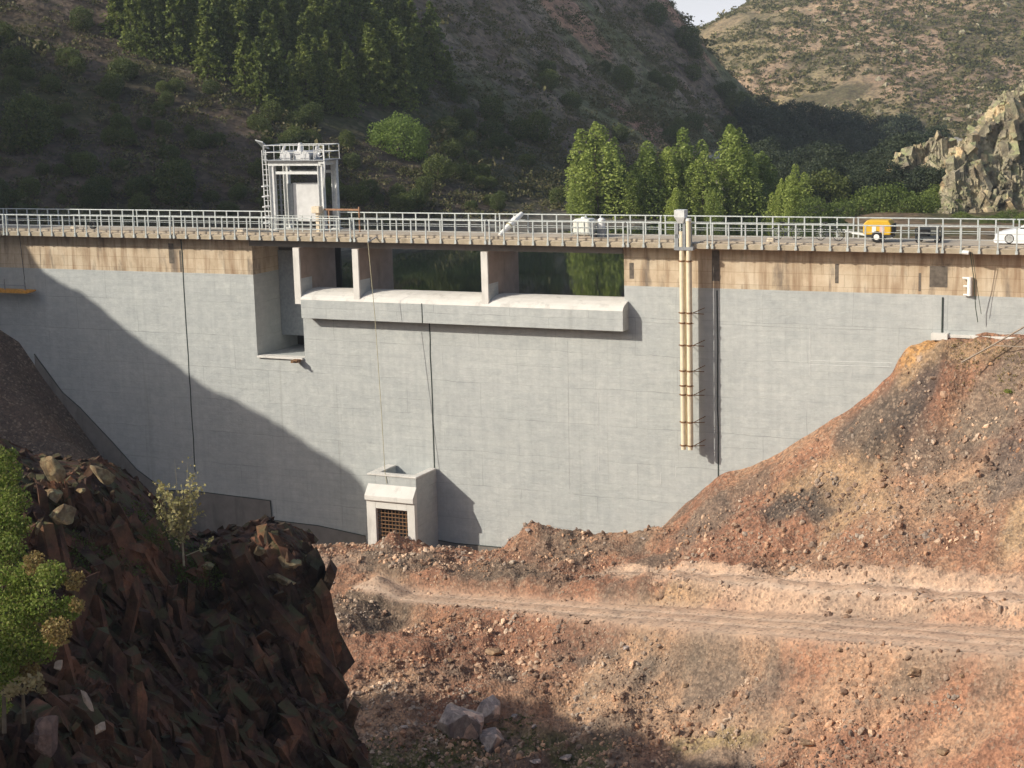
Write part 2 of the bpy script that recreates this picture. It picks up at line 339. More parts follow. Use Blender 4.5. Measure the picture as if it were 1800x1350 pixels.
def tag(o, label=None, cat=None, group=None, kind=None):
    if label: o['label'] = label
    if cat: o['category'] = cat
    if group: o['group'] = group
    if kind: o['kind'] = kind
    return o
def place(o, b, rz=0.): o.location = W(*b); o.rotation_euler = (0, 0, -T + rz); return o
def thing(name, label, cat, b=(0, 0, 0), rz=0., group=None):     # an Empty in the dam's own axes, at base point b
    o = bpy.data.objects.new(name, None); C.objects.link(o); o.empty_display_size = .3
    return tag(place(o, b, rz), label, cat, group)
def wthing(name, label, cat, loc, group=None):
    o = bpy.data.objects.new(name, None); C.objects.link(o); o.location = loc; o.empty_display_size = .3
    return tag(o, label, cat, group)
def link(name, me, parent=None):
    o = bpy.data.objects.new(name, me); C.objects.link(o)
    if parent: o.parent = parent
    return o

# ------------------------------------------------------------------ height fields
class Field:
    def __init__(s, pts, reg=0.02, scale=20.):
        P = np.asarray(pts, float); s.c = P[:, :2] / scale; s.sc = scale; n = len(P)
        K = s.k(s.c, s.c) + reg * np.eye(n); Q = np.c_[np.ones(n), s.c]
        Mx = np.block([[K, Q], [Q.T, np.zeros((3, 3))]]); r = np.linalg.solve(Mx, np.r_[P[:, 2], 0, 0, 0]); s.w = r[:n]; s.p = r[n:]
    def k(s, a, b): return -np.sqrt(((a[:, None] - b[None]) ** 2).sum(-1) + 1e-4)
    def __call__(s, x, y):
        sh = np.shape(x); q = np.c_[np.ravel(x), np.ravel(y)] / s.sc; out = np.empty(len(q))
        for i in range(0, len(q), 20000): out[i:i + 20000] = s.k(q[i:i + 20000], s.c) @ s.w + s.p[0] + q[i:i + 20000] @ s.p[1:]
        return out.reshape(sh)
def grid_faces(n, m):
    i = np.arange(n - 1)[:, None] * m + np.arange(m - 1)[None]; i = i.ravel()
    return np.c_[i, i + m, i + m + 1, i + 1]
def lines(a, b, d, ext0, ext1, k=1.25):
    x = list(np.arange(a, b, d)); st = d
    while x[-1] < ext1: st *= k; x.append(x[-1] + st)
    st = d; y = [x[0]]
    while y[-1] > ext0: st *= k; y.append(y[-1] - st)
    return np.array(y[::-1][:-1] + x)
def sm(x, a, b): t = np.clip((x - a) / (b - a), 0, 1); return t * t * (3 - 2 * t)
def lerp(a, b, t): return np.asarray(a) * (1 - t)[..., None] + np.asarray(b) * t[..., None]

# ================================================================== the dam
dam = thing('concrete_dam', 'long grey painted concrete dam with ochre upper band and open spillway bays', 'dam')
BL, BR, OR_ = -16.92, -13.65, 6.2
wl = MB()
wl.box(-75, BL, FACE, 5.5, -24, -2.1).box(BL, BR, FACE, 5.5, -24, -6.85).box(BR, OR_, FACE, 5.5, -24, -4.3).box(OR_, 75, FACE, 5.5, -24, -2.1)
wl.build('wall', M['wall'], dam)
MB().box(-75, BL, FACE + .012, 4.1, -2.1, 0).build('upper_band', M['band'], dam)
MB().box(OR_, 75, FACE + .012, 4.1, -2.1, 0).build('upper_band', M['band'], dam)
lip = [(.15, -4.4), (.15, -3.34), (.22, -3.2), (.4, -3.08), (.8, -2.93), (1.2, -2.86), (1.2, -4.4)]
MB().prism(lip, 'x', -13.25, 6.42).build('spillway_lip', M['wall'], dam, bevel=.02)
cr = [(1.2, -4.3), (1.2, -2.862), (1.6, -2.83), (2.2, -2.86), (2.9, -3.05), (3.5, -3.4), (4.1, -3.95), (4.1, -4.3)]
MB().prism(cr, 'x', -13.25, OR_ - .01).build('spillway_crest', M['white'], dam)
MB().prism([(.145, -3.338), (.217, -3.194), (.398, -3.074), (.798, -2.924), (1.2, -2.852), (1.2, -2.9), (.6, -3.1), (.3, -3.3)], 'x', -13.24, 6.41).build('lip_capping', M['white'], dam)
for a, b in ((BR, -13.25), (-9.76, -9.39), (-1.75, -1.37)):
    p = MB().box(a, b, .32, 4.1, -3.6, -.4).build('pier', M['pier'], dam)
    MB().box(a - .004, b + .004, .2, .32, -3.6, -.4).build('pier_nose', M['white'], p)
    MB().box(a - .008, b + .008, .322, 1.45, -3.6, -2.15).build('painted_foot', M['wall'], p)
MB().box(BL, OR_, .7, 1.25, -.4, 0).build('deck_beam', M['foot'], dam)
MB().box(BL, OR_, 3.4, 4.1, -.4, 0).build('deck_beam', M['foot'], dam)
MB().box(-75, 75, 0, 4.3, 0, .25).build('deck_slab', M['slab'], dam, bevel=.015)
MB().box(-75, 75, .06, 4.24, .25, .285).build('deck_paving', M['deck'], dam)
MB().box(-75, 9.2, .3, .55, .285, .44).box(10.6, 75, .3, .5, .285, .36).build('kerb', M['deck'], dam, bevel=.02)
MB().box(-17.4, -12.6, 4.3, 5.5, -.35, .25).build('gate_platform', M['deck'], dam)
gt = MB().box(BL + .02, BR - .02, 3.6, 3.8, -6.0, -.95).build('sluice_gate', M['gate'], dam)
MB().box(BL + .02, BR - .02, 3.72, 3.8, -.95, -.4).build('gate_lintel', M['foot'], dam)
MB().box(BL - .0, BR, 5.3, 5.45, -6.85, -.4).build('sluice_void_sheet', M['void'], dam)  # near-black sheet in place of the open, unlit void under the gate
MB().box(BL + .06, BR - .1, .8, 1.5, -6.95, -6.83).build('sill', M['white'], dam, bevel=.02)
MB().box(-14.25, -13.85, .35, .8, -7.06, -6.9).box(-14.1, -13.95, .1, .4, -7.02, -6.94).build('sill_bracket', M['rust'], dam)
for s, z0, z1 in ((-21.87, -14.2, -.0), (-5.43, -18, -4.4), (11.29, -13, -2.2)):
    q = MB(); n = 14; r0 = random.Random(int(s * 10))
    pts = [(s + r0.uniform(-.02, .02), z0 + (z1 - z0) * i / n) for i in range(n + 1)]
    for (a, b), (c, d) in zip(pts[:-1], pts[1:]):
        q.add([(a - .035, FACE - .012, b), (a + .035, FACE - .012, b), (c + .035, FACE - .012, d), (c - .035, FACE - .012, d), (a - .035, FACE + .05, b), (a + .035, FACE + .05, b), (c + .035, FACE + .05, d), (c - .035, FACE + .05, d)],
              [(0, 1, 2, 3), (0, 4, 5, 1), (1, 5, 6, 2), (3, 2, 6, 7), (0, 3, 7, 4)])
    q.build('joint', M['joint'], dam)
MB().box(-5.455, -5.405, .135, .2, -4.4, -3.3).build('joint', M['joint'], dam)
MB().box(22.62, 22.70, FACE - .03, FACE + .05, -4.0, -2.2).build('joint', M['joint'], dam)
# pale repair lines and dark lift joints standing slightly proud of the paint
def seam(pts, mat, wd, nm):
    q = MB()
    for (x0, y0), (x1, y1) in zip(pts[:-1], pts[1:]): a = hit(x0, y0, FACE); b = hit(x1, y1, FACE); q.tube((a[0], FACE + .004, a[2]), (b[0], FACE + .004, b[2]), wd, 5)
    q.build(nm, mat, dam)
M['repair'] = simple('pale_repair_mortar', (.56, .57, .56), .85, 0, .1); M['lift'] = simple('dark_lift_joint', (.30, .305, .30), .9, 0, .15)
for pts in (((1425, 634), (1500, 636), (1568, 638)), ((1425, 641), (1500, 643), (1566, 645)), ((1424, 578), (1424, 662)), ((1053, 785), (1052, 832)), ((1051, 690), (1052, 762)), ((1162, 830), (1161, 852)), ((1188, 820), (1187, 838))): seam(pts, M['repair'], .016, 'repair_line')
for pts in (((1128, 566), (1160, 568), (1190, 570)), ((1268, 570), (1340, 573), (1420, 577)), ((1440, 577), (1540, 580)), ((1270, 786), (1350, 790)), ((930, 566), (1000, 568)), ((998, 600), (999, 700), (1001, 860)), ((545, 775), (600, 780)), ((700, 700), (752, 703)), ((560, 640), (640, 645)), ((880, 640), (985, 646)), ((1005, 866), (1050, 868)), ((575, 622), (640, 626)), ((345, 668), (430, 676)), ((360, 820), (520, 838), (640, 850)), ((110, 560), (190, 566)), ((390, 660), (440, 664))): seam(pts, M['lift'], .012, 'lift_joint')
# stain streaks and other dark patches on the ochre band
for x, y0, y1, wd in ((300, 428, 463, .38), (316, 440, 478, .14), (1258, 440, 494, .4), (1650, 468, 505, .85), (1471, 464, 498, .18), (1110, 462, 490, .25), (1617, 480, 512, .12)):
    a = hit(x, y0, FACE); b = hit(x, y1, FACE)
    MB().box(a[0] - wd / 2, a[0] + wd / 2, FACE + .004, FACE + .03, max(b[2], -2.08), a[2]).build('dark_patch', M['dpatch'], dam)
# unpainted footings
def footing(pts, zb, n0):
    tp = [hit(x, y, n0) for x, y in pts]; poly = [(p[0], p[2]) for p in tp] + [(tp[-1][0], zb), (tp[0][0], zb)]
    MB().prism(poly, 'y', n0, FACE + .05).build('footing', M['foot'], dam)
    q = MB()
    for p, r in zip(tp[:-1], tp[1:]): q.tube((p[0], n0 - .0, p[2]), (r[0], n0 - .0, r[2]), .03, 5)
    q.build('footing_edge', M['joint'], dam)
footing([(60, 622), (110, 690), (140, 716), (200, 780), (240, 825), (290, 862), (330, 862), (365, 866), (475, 880), (478, 914), (560, 924), (642, 942)], -24, .88)
footing([(752, 946), (800, 955), (880, 962)], -24, .88)
# outlet block with the rusty screen
ob = MB()
ob.box(-8.35, -7.9, -1.45, FACE, -22, -12.80).box(-5.72, -5.32, -1.45, FACE, -22, -12.80).box(-7.9, -5.65, -1.45, -1.05, -13.9, -12.80).box(-7.9, -5.65, -1.05, FACE, -13.9, -13.5)
blk = ob.build('outlet_block', M['wall'], dam, bevel=.02)
MB().prism([(-1.452, -13.28), (-1.93, -13.86), (-1.93, -14.12), (-1.78, -14.2), (-1.452, -14.2)], 'x', -8.37, -5.30).build('hood', M['white'], blk, bevel=.02)
MB().box(-8.36, -7.78, -1.76, -1.46, -22, -14.21).box(-5.78, -5.31, -1.76, -1.46, -22, -14.21).box(-7.78, -5.78, -1.76, -1.46, -14.6, -14.21).build('portal_frame', M['white'], blk, bevel=.02)
MB().box(-8.4, -7.86, -1.5, FACE - .1, -12.80, -12.71).box(-5.69, -5.27, -1.5, FACE - .1, -12.80, -12.71).box(-7.86, -5.69, -1.5, -1.0, -12.80, -12.71).build('coping', M['white'], blk, bevel=.015)
MB().box(-7.9, -5.65, -1.0, -.95, -22, -13.9).build('outlet_void_sheet', M['void'], blk)  # near-black sheet painted as the darkness behind the screen
sc = MB()
for i in range(10): x = -7.78 + 2.0 * i / 9; sc.tube((x, -1.5, -18), (x, -1.5, -14.6), .028, 6)
for i in range(16): z = -14.68 - .215 * i; sc.tube((-7.78, -1.53, z), (-5.78, -1.53, z), .028, 6)
sc.build('trash_screen', M['rust'], blk)
# low white plinth at right
MB().box(22.2, 32, .68, FACE, -4.12, -3.98).build('plinth', M['white'], dam, bevel=.02)
MB().box(22.2, 23.0, .55, FACE, -4.25, -3.92).build('plinth_end', M['white'], dam, bevel=.02)
a = hit(1705, 487, .8); b = hit(1705, 520, .8)
MB().tube((a[0], .8, b[2]), (a[0], .8, a[2]), .12, 10).tube((a[0], .8, a[2] - .06), (a[0] - .35, .8, a[2] - .06), .06, 8).tube((a[0], .8, (a[2] + b[2]) / 2), (a[0] - .3, .8, (a[2] + b[2]) / 2), .05, 8).tube((a[0] - .3, .8, b[2] + .04), (a[0] + .1, .8, b[2] + .04), .05, 8).build('vent_pipe', M['whitep'], dam)

# ------------------------------------------------------------------ railings
def railing(label, n, zf, panels, skip=None, ph=0.):
    t = thing('metal_railing', label, 'railing', (0, n, 0))
    top = MB(); mid = MB()
    for a, b in zip(panels[:-1], panels[1:]):
        if skip and a >= skip[0] and b <= skip[1]: continue
        a2 = a + .13; b2 = b - .13; k = max(2, round((b2 - a2) / .86)); r0 = random.Random(int(a * 7))
        for i in range(k + 1):
            s = a2 + (b2 - a2) * i / k; ln = r0.uniform(-.012, .012)
            q = MB(); q.add([(s - .034, -.03, zf), (s + .034, -.03, zf), (s + .034, .03, zf), (s - .034, .03, zf),
                             (s - .034 + ln, -.03, 1.27), (s + .034 + ln, -.03, 1.27), (s + .034 + ln, .03, 1.27), (s - .034 + ln, .03, 1.27)],
                            [(0, 3, 2, 1), (4, 5, 6, 7), (0, 1, 5, 4), (1, 2, 6, 5), (2, 3, 7, 6), (3, 0, 4, 7)])
            if n < 1: q.box(s - .06, s + .06, -.045, .05, zf - .01, zf + .15)
            q.build('post', M['galv'], t)
        top.tube((a2 - .1, 0, 1.29), (b2 + .1, 0, 1.29), .034, 8)
        for z in (.97, .67): mid.tube((a2, 0, z), (b2, 0, z), .014 if n < 1 else .018, 6)
    top.build('top_rail', M['galv'], t); mid.build('mid_rails', M['galv'], t); return t
railing('near galvanised railing along the front edge of the dam deck', -.05, .04, [-46, -34.3, -21.74, -9.53, -1.19, 6.72, 11.26, 22.68, 34])
railing('far galvanised railing along the reservoir side of the dam deck', 4.15, .28, [-46, -38, -27.6, -17.3, -13.0, -2.6, 7.2, 17.6, 25.5, 34], (-17.4, -12.9))

# ------------------------------------------------------------------ pipes down the face
pp = thing('drain_pipes', 'pair of cream pipes hanging down the dam face below the hopper', 'pipes', (9.98, -.2, 0))
def rel(mb, name, mat, par, b, **k): return mb.build(name, mat, par, off=b, **k)
B = (9.98, -.2, 0)
rel(MB().tube((9.81, -.2, -10.35), (9.81, -.2, .9), .125, 14), 'pipe', M['pipe'], pp, B, smooth=False)
rel(MB().tube((10.18, -.2, -10.35), (10.18, -.2, 1.45), .125, 14), 'pipe', M['pipe'], pp, B)
rel(MB().tube((9.74, .22, -10.3), (9.74, .22, -.05), .13, 14), 'pipe', M['pipe'], pp, B); rel(MB().tube((10.06, .22, -10.3), (10.06, .22, -.05), .13, 14), 'pipe', M['pipe'], pp, B)
for i, y in enumerate((459, 550, 568, 607, 652, 678, 694, 742, 783)):
    z = hit(1205, y, -.2)[2]; q = MB().tube((9.81, -.2, z - .04), (9.81, -.2, z + .04), .145, 14).tube((10.18, -.2, z - .04), (10.18, -.2, z + .04), .145, 14).box(9.6, 10.4, -.22, -.16, z - .02, z + .02)
    if i in (1, 3, 4, 6, 7, 8): q.tube((10.36, -.2, z), (10.6, FACE, z + .12), .022, 6).tube((9.65, -.2, z), (9.5, FACE, z + .12), .022, 6).tube((10.36, -.2, z), (10.55, FACE, z - .2), .022, 6)
    rel(q, 'pipe_bracket', M['rust'], pp, B)
rel(MB().tube((10.18, -.2, 1.42), (10.18, -.2, 1.56), .15, 14), 'pipe_cap', M['whitep'], pp, B)
h = MB(); h.box(9.5, 10.04, -.42, .1, 1.62, 1.98)
h.add([(9.5, -.42, 1.62), (10.04, -.42, 1.62), (10.04, .1, 1.62), (9.5, .1, 1.62), (9.66, -.28, 1.3), (9.92, -.28, 1.3), (9.92, -.06, 1.3), (9.66, -.06, 1.3)], [(0, 1, 5, 4), (1, 2, 6, 5), (2, 3, 7, 6), (3, 0, 4, 7), (4, 5, 6, 7)])
rel(h, 'hopper', M['steel'], pp, B)
rel(MB().box(9.5, 9.66, -.3, -.1, .02, 1.3).box(9.9, 10.04, -.3, -.1, .02, 1.3).box(9.45, 10.45, -.34, -.05, -.05, .12).box(9.5, 10.0, -.3, -.1, .55, .75), 'stand', M['steeld'], pp, B)

# ------------------------------------------------------------------ hoist gantry over the sluice
gb = (-15.15, 4.0, .285)
g = thing('hoist_gantry', 'pale grey steel hoist gantry with raised white gate sheet above the sluice', 'gantry', gb)
n0, n1, sl, sr, zt = 3.25, 4.75, -16.75, -13.42, 4.05
for (s, n) in ((sl, n0), (sr, n0), (sl, n1), (sr, n1)):
    q = MB().box(s - .17, s - .13, n - .14, n + .14, .28, zt).box(s + .13, s + .17, n - .14, n + .14, .28, zt).box(s - .14, s + .14, n - .02, n + .02, .28, zt).box(s - .25, s + .25, n - .22, n + .22, .28, .33)
    rel(q, 'leg', M['steel'], g, gb)
q = MB()
for n in (n0, n1): q.box(sl - .2, sr + .2, n - .12, n + .12, zt, zt + .28).box(sl + .2, sr - .2, n - .05, n + .05, zt - .5, zt - .34)
for s in (sl, sr): q.box(s - .1, s + .1, n0 + .12, n1 - .12, zt, zt + .22)
rel(q, 'crossbeam', M['steel'], g, gb)
rel(MB().box(sl - .35, sr + .5, n0 - .35, n1 - .05, zt + .28, zt + .33), 'platform', M['steeld'], g, gb)
q = MB(); zz = zt + .33
for s in np.linspace(sl - .3, sr + .43, 7):
    for n in (n0 - .3, n1 - .1): q.tube((s, n, zz), (s, n, zz + .85), .022, 6)
for n in (n0 - .3, n1 - .1):
    for z in (.45, .85): q.tube((sl - .3, n, zz + z), (sr + .43, n, zz + z), .024, 6)
for s in (sl - .3, sr + .43):
    for z in (.45, .85): q.tube((s, n0 - .3, zz + z), (s, n1 - .1, zz + z), .024, 6)
q.box(sr + .39, sr + .47, n0 - .33, n0 - .27, zt - .1, zz + .87)
rel(q, 'platform_rail', M['steel'], g, gb)
rel(MB().tube((sr + .43, n0 - .2, zt + .25), (sr + .18, n0 - .05, zt - 1.35), .05, 8).box(sr, sr + .5, n0 - .25, n0 - .17, zt + .12, zt + .27), 'side_brace', M['steel'], g, gb)
q = MB()
for s in (-15.9, -14.6): q.tube((s, 3.5, zz + .3), (s, 4.5, zz + .3), .22, 12).box(s - .3, s + .3, 3.45, 3.6, zz, zz + .35).box(s - .3, s + .3, 4.4, 4.55, zz, zz + .35)
q.tube((-16.2, 4, zz + .3), (-13.9, 4, zz + .3), .07, 8).box(-15.45, -15.0, 3.7, 4.3, zz, zz + .5).tube((-15.22, 4, zz + .5), (-15.22, 4, zz + .95), .2, 12, .1).tube((-16.4, 3.7, zz + .1), (-16.1, 3.7, zz + .8), .09, 8).tube((-13.95, 3.5, zz + .05), (-13.75, 3.5, zz + .75), .1, 8).torus((-13.4, 3.2, zz + .4), .22, .03, (0, 1, 0), 16, 5)
rel(q, 'winch', M['sheet'], g, gb)
rel(MB().box(sl + .85, sr - .35, 4.05, 4.12, .75, 3.0), 'raised_gate', M['sheet'], g, gb)
rel(MB().box(sl + .5, sl + .84, 4.0, 4.14, .6, 2.95), 'gate_edge', M['gate'], g, gb)
q = MB(); q.box(sl + .2, sl + .28, 3.6, 3.7, .28, zt - .4); [q.box(sl + .05, sl + .4, 3.62, 3.66, z, z + .05) for z in np.arange(.5, 3.5, .3)]
rel(q, 'gate_guide', M['steeld'], g, gb)
q = MB()
for ds in (-.45, -.2): q.box(sl - .12 + ds - .1, sl - .08 + ds - .1, n0 - .03, n0 + .03, .28, zt + .9)
for z in np.arange(.5, zt + .8, .3): q.box(sl - .66, sl - .3, n0 - .015, n0 + .015, z, z + .03)
for z in (.7, 1.05, 1.65, 2.25, 2.85): q.torus((sl - .5, n0 - .1, z), .2, .035, (0, 0, 1), 12, 5)
rel(q, 'ladder', M['steel'], g, gb)
c0 = np.array([sl - .55, n0, zt + 1.05])
q = MB().add([c0 + v for v in ((-.42, -.18, .42), (.18, -.3, .30), (.35, .1, -.1), (-.18, .22, -.02), (-.42, -.15, .48), (.18, -.27, .36), (.35, .13, -.04), (-.18, .25, .04))], [(0, 3, 2, 1), (4, 5, 6, 7), (0, 1, 5, 4), (1, 2, 6, 5), (2, 3, 7, 6), (3, 0, 4, 7)])
q.tube(c0 + (-.02, 0, .1), c0 + (.1, 0, -.9), .04, 6)
rel(q, 'solar_panel', M['gate'], g, gb)
q = MB()
for s in np.arange(-16.3, -11.9, .62): q.box(s - .025, s + .025, 2.57, 2.62, .28, 1.2)
for z in (1.18, .92, .66, .42): q.box(-16.35, -11.95, 2.58, 2.61, z, z + .035)
rel(q, 'guard_rail', M['galv'], g, gb)
# winch box and davit beam
t = thing('winch_box', 'cream winch box on a post at the foot of the gantry', 'winch', (-13.45, 2.7, .285))
tb = (-13.45, 2.7, .285)
rel(MB().box(-13.75, -13.2, 2.5, 2.95, 1.35, 1.75), 'housing', M['ply'], t, tb, bevel=.05); rel(MB().box(-13.55, -13.35, 2.65, 2.8, .28, 1.35), 'post', M['ply'], t, tb)
M['oldrust'] = simple('weathered_orange_steel', (.30, .17, .10), .85, 0, .35, 8)
dv = thing('davit_beam', 'rusty orange beam lying across posts beside the gantry', 'beam', (-11.6, 2.9, .285)); db = (-11.6, 2.9, .285)
rel(MB().box(-13.1, -10.75, 2.85, 3.0, 1.5, 1.6), 'beam', M['oldrust'], dv, db); rel(MB().box(-10.83, -10.77, 2.88, 2.97, .28, 1.72).box(-12.85, -12.77, 2.88, 2.97, .28, 1.5), 'post', M['oldrust'], dv, db)

# ------------------------------------------------------------------ things on the deck
D = .287
cb = (19.4, 2.2, D); c = thing('towable_compressor', 'yellow towable compressor on two wheels behind the near railing', 'compressor', cb)
prof = [(18.58, .48), (19.9, .48), (19.94, .62), (19.94, .98), (19.8, 1.2), (18.76, 1.2), (18.56, 1.0), (18.54, .62)]
rel(MB().prism([(x, z + D - .1) for x, z in prof], 'y', 1.75, 2.65), 'body', M['yellow'], c, cb, bevel=.05)
rel(MB().prism([(x, z + D - .1) for x, z in ((18.62, .36), (19.96, .36), (19.96, .475), (18.62, .475))], 'y', 1.8, 2.6), 'chassis', M['dark'], c, cb)
rel(MB().box(19.945, 20.0, 1.82, 2.58, .75, 1.2), 'radiator_grille', M['black'], c, cb)
for y in (1.72, 2.68):
    wq = rel(MB().torus((19.25, y, D + .29), .2, .085, (0, 1, 0), 20, 8), 'wheel', M['black'], c, cb); rel(MB().tube((19.25, y - .07, D + .29), (19.25, y + .07, D + .29), .14, 14), 'rim', M['whitep'], wq, cb)
rel(MB().tube((18.7, 2.2, .62), (17.55, 2.2, .78), .05, 8).tube((18.7, 1.9, .62), (17.9, 2.18, .7), .035, 6).tube((17.6, 2.2, .78), (17.6, 2.2, D), .03, 6).torus((17.5, 2.2, .8), .07, .02, (0, 1, 0), 12, 5), 'tow_bar', M['steel'], c, cb)
rel(MB().box(19.0, 19.2, 1.74, 1.755, .78, 1.08), 'label_plate', M['whitep'], c, cb); rel(MB().box(19.38, 19.62, 1.74, 1.755, .82, 1.15), 'label_plate', M['pink'], c, cb)
cb = (3.6, 1.9, D); c = thing('liquid_tank', 'cloudy white plastic tank standing on the deck behind the railing', 'tank', cb)
rel(MB().box(3.08, 4.1, 1.45, 2.4, .42, 1.3), 'tank', M['tank'], c, cb, bevel=.16, seg=3); rel(MB().tube((3.6, 1.9, 1.3), (3.6, 1.9, 1.38), .16, 14), 'cap', M['whitep'], c, cb)
q = MB(); [q.tube((x, y, .4), (x, y, 1.2), .018, 5) for x in (3.05, 3.4, 3.78, 4.13) for y in (1.42, 2.43)]; [q.tube((3.05, y, z), (4.13, y, z), .018, 5) for y in (1.42, 2.43) for z in (.6, .88, 1.18)]
rel(q, 'cage', M['galv'], c, cb); rel(MB().box(3.02, 4.16, 1.4, 2.46, D, .40), 'pallet', M['wood'], c, cb)
cb = (4.5, 1.9, D); c = thing('water_drum', 'small white drum on a stand beside the cloudy tank', 'drum', cb)
rel(MB().tube((4.42, 2.3, .8), (4.42, 2.3, 1.22), .2, 14).tube((4.42, 2.3, 1.22), (4.42, 2.3, 1.3), .2, 14, .1), 'drum', M['whitep'], c, cb); rel(MB().box(4.22, 4.62, 2.1, 2.5, D, .8), 'stand', M['steeld'], c, cb)
cb = (-1.2, 2.6, D); c = thing('rolled_sheet', 'white rolled sheet leaning against the far railing', 'roll', cb)
rel(MB().tube((-1.62, 2.3, D), (-1.2, 3.4, 1.0), .1, 10, .2).tube((-1.2, 3.4, 1.0), (-1.0, 3.95, 1.35), .2, 10, .12), 'roll', M['whitep'], c, cb); rel(MB().tube((-1.36, 2.98, .74), (-1.34, 3.03, .78), .2, 10), 'strap', M['rope'], c, cb)
def bicycle(s, n, label, rz):
    t = thing('bicycle', label, 'bicycle', (s, n, D), rz, 'bicycles parked on the dam deck')
    for x in (-.52, .52):
        wq = MB().torus((x, 0, .34), .31, .022, (0, 1, 0), 22, 6).build('wheel', M['black'], t)
        k = MB(); [k.tube((x, 0, .34), (x + .3 * math.cos(a), 0, .34 + .3 * math.sin(a)), .004, 4) for a in np.linspace(0, 6.28, 13)[:-1]]; k.build('spokes', M['steel'], wq)
    MB().path([(-.52, 0, .34), (-.08, 0, .30), (.36, 0, .72), (-.2, 0, .74), (-.08, 0, .3)], .022).path([(-.52, 0, .34), (-.2, 0, .74), (-.23, 0, .86)], .018).path([(.52, 0, .34), (.36, 0, .72), (.33, 0, .95)], .02).build('frame', M['dark'], t)
    MB().box(-.37, -.1, -.07, .07, .86, .93).build('saddle', M['black'], t, bevel=.03)
    MB().path([(.28, -.28, 1.0), (.36, -.1, .98), (.36, .1, .98), (.28, .28, 1.0)], .02).build('handlebar', M['black'], t)
    MB().tube((-.08, -.1, .3), (-.08, .1, .3), .09, 12).build('chainring', M['dark'], t)
    return t
bicycle(14.55, 2.3, 'dark bicycle parked beyond the railing posts, nearer the pipe hopper', .25)
bicycle(16.75, 2.2, 'dark bicycle parked just left of the yellow compressor', -.3)
cb = (21.6, 2.3, D); c = thing('equipment_trolley', 'dark metal trolley frame standing right of the yellow compressor', 'trolley', cb)
q = MB(); [q.box(x - .03, x + .03, y - .03, y + .03, .45, 1.0) for x in (21.1, 22.2) for y in (1.95, 2.65)]; [q.box(21.1, 22.2, y - .02, y + .02, z, z + .05) for y in (1.95, 2.65) for z in (.5, .72, .95)]; q.box(21.12, 22.18, 1.98, 2.62, .55, .6)
rel(q, 'frame', M['dark'], c, cb); rel(MB().box(21.15, 21.7, 2.0, 2.6, .6, .98), 'motor_box', M['black'], c, cb, bevel=.05)
for x in (21.2, 22.1): [rel(MB().torus((x, y, D + .11), .08, .04, (0, 1, 0), 14, 6), 'wheel', M['black'], c, cb) for y in (1.98, 2.62)]
# car
cb = (26.9, 2.7, D); c = thing('parked_car', 'white car parked on the deck with its bonnet entering at the right edge', 'car', cb)
def secs(prof, ins):
    v = []; f = []; k = len(prof)
    for y, i in ins: v += [(x, y, z - (0 if z < .55 else i * .25)) for x, z in prof]
    for a in range(len(ins) - 1): f += [(a * k + i, a * k + (i + 1) % k, (a + 1) * k + (i + 1) % k, (a + 1) * k + i) for i in range(k)]
    return v, f + [tuple(range(k))[::-1], tuple(range((len(ins) - 1) * k, len(ins) * k))]
low = [(.02, .22), (0, .45), (.06, .62), (.2, .74), (.95, .9), (1.2, .93), (3.4, .95), (3.72, .86), (3.78, .5), (3.74, .22)]
v, f = secs([(x + 24.85, z + .12) for x, z in low], [(1.9, .35), (1.96, .12), (2.2, 0), (3.2, 0), (3.44, .12), (3.5, .35)])
body = rel(MB().add(v, f), 'body', M['car'], c, cb, bevel=.02)
cab = MB()
for (y0, y1, top) in ((2.02, 3.38, 0),):
    lo = [(25.95, 1.03), (28.5, 1.05)]; hi = [(26.75, 1.58), (28.1, 1.56)]
    cab.add([(lo[0][0], y0, lo[0][1]), (lo[1][0], y0, lo[1][1]), (lo[1][0], y1, lo[1][1]), (lo[0][0], y1, lo[0][1]), (hi[0][0], y0 + .14, hi[0][1]), (hi[1][0], y0 + .14, hi[1][1]), (hi[1][0], y1 - .14, hi[1][1]), (hi[0][0], y1 - .14, hi[0][1])],
            [(0, 3, 2, 1), (4, 5, 6, 7), (0, 1, 5, 4), (1, 2, 6, 5), (2, 3, 7, 6), (3, 0, 4, 7)])
rel(cab, 'windows', M['glass'], c, cb)
q = MB().box(26.7, 28.15, 2.12, 3.28, 1.56, 1.62)
for y in (2.0, 3.32):
    d = .14 if y < 2.5 else -.14
    for (xa, xb) in ((25.9, 26.72), (27.35, 27.4), (28.48, 28.1)): q.add([(xa, y, 1.03), (xa + .1, y, 1.03), (xa + .1, y + .08, 1.03), (xa, y + .08, 1.03), (xb, y + d, 1.59), (xb + .1, y + d, 1.59), (xb + .1, y + d + .08, 1.59), (xb, y + d + .08, 1.59)], [(0, 1, 5, 4), (1, 2, 6, 5), (2, 3, 7, 6), (3, 0, 4, 7)])
rel(q, 'roof', M['car'], c, cb)
for x in (25.55, 27.9):
    for y in (1.98, 3.42):
        wq = rel(MB().torus((x, y, D + .28), .2, .09, (0, 1, 0), 22, 8), 'wheel', M['black'], c, cb); rel(MB().tube((x, y - .08, D + .28), (x, y + .08, D + .28), .17, 16), 'rim', M['steel'], wq, cb)
for y in (2.02, 3.1): rel(MB().box(24.86, 25.0, y, y + .28, .68, .8), 'headlight', M['lamp'], c, cb, bevel=.03)
rel(MB().box(24.8, 24.95, 2.0, 3.4, .36, .55), 'bumper', M['car'], c, cb, bevel=.05); rel(MB().box(26.1, 26.3, 1.85, 2.0, 1.08, 1.2), 'mirror', M['car'], c, cb, bevel=.03)
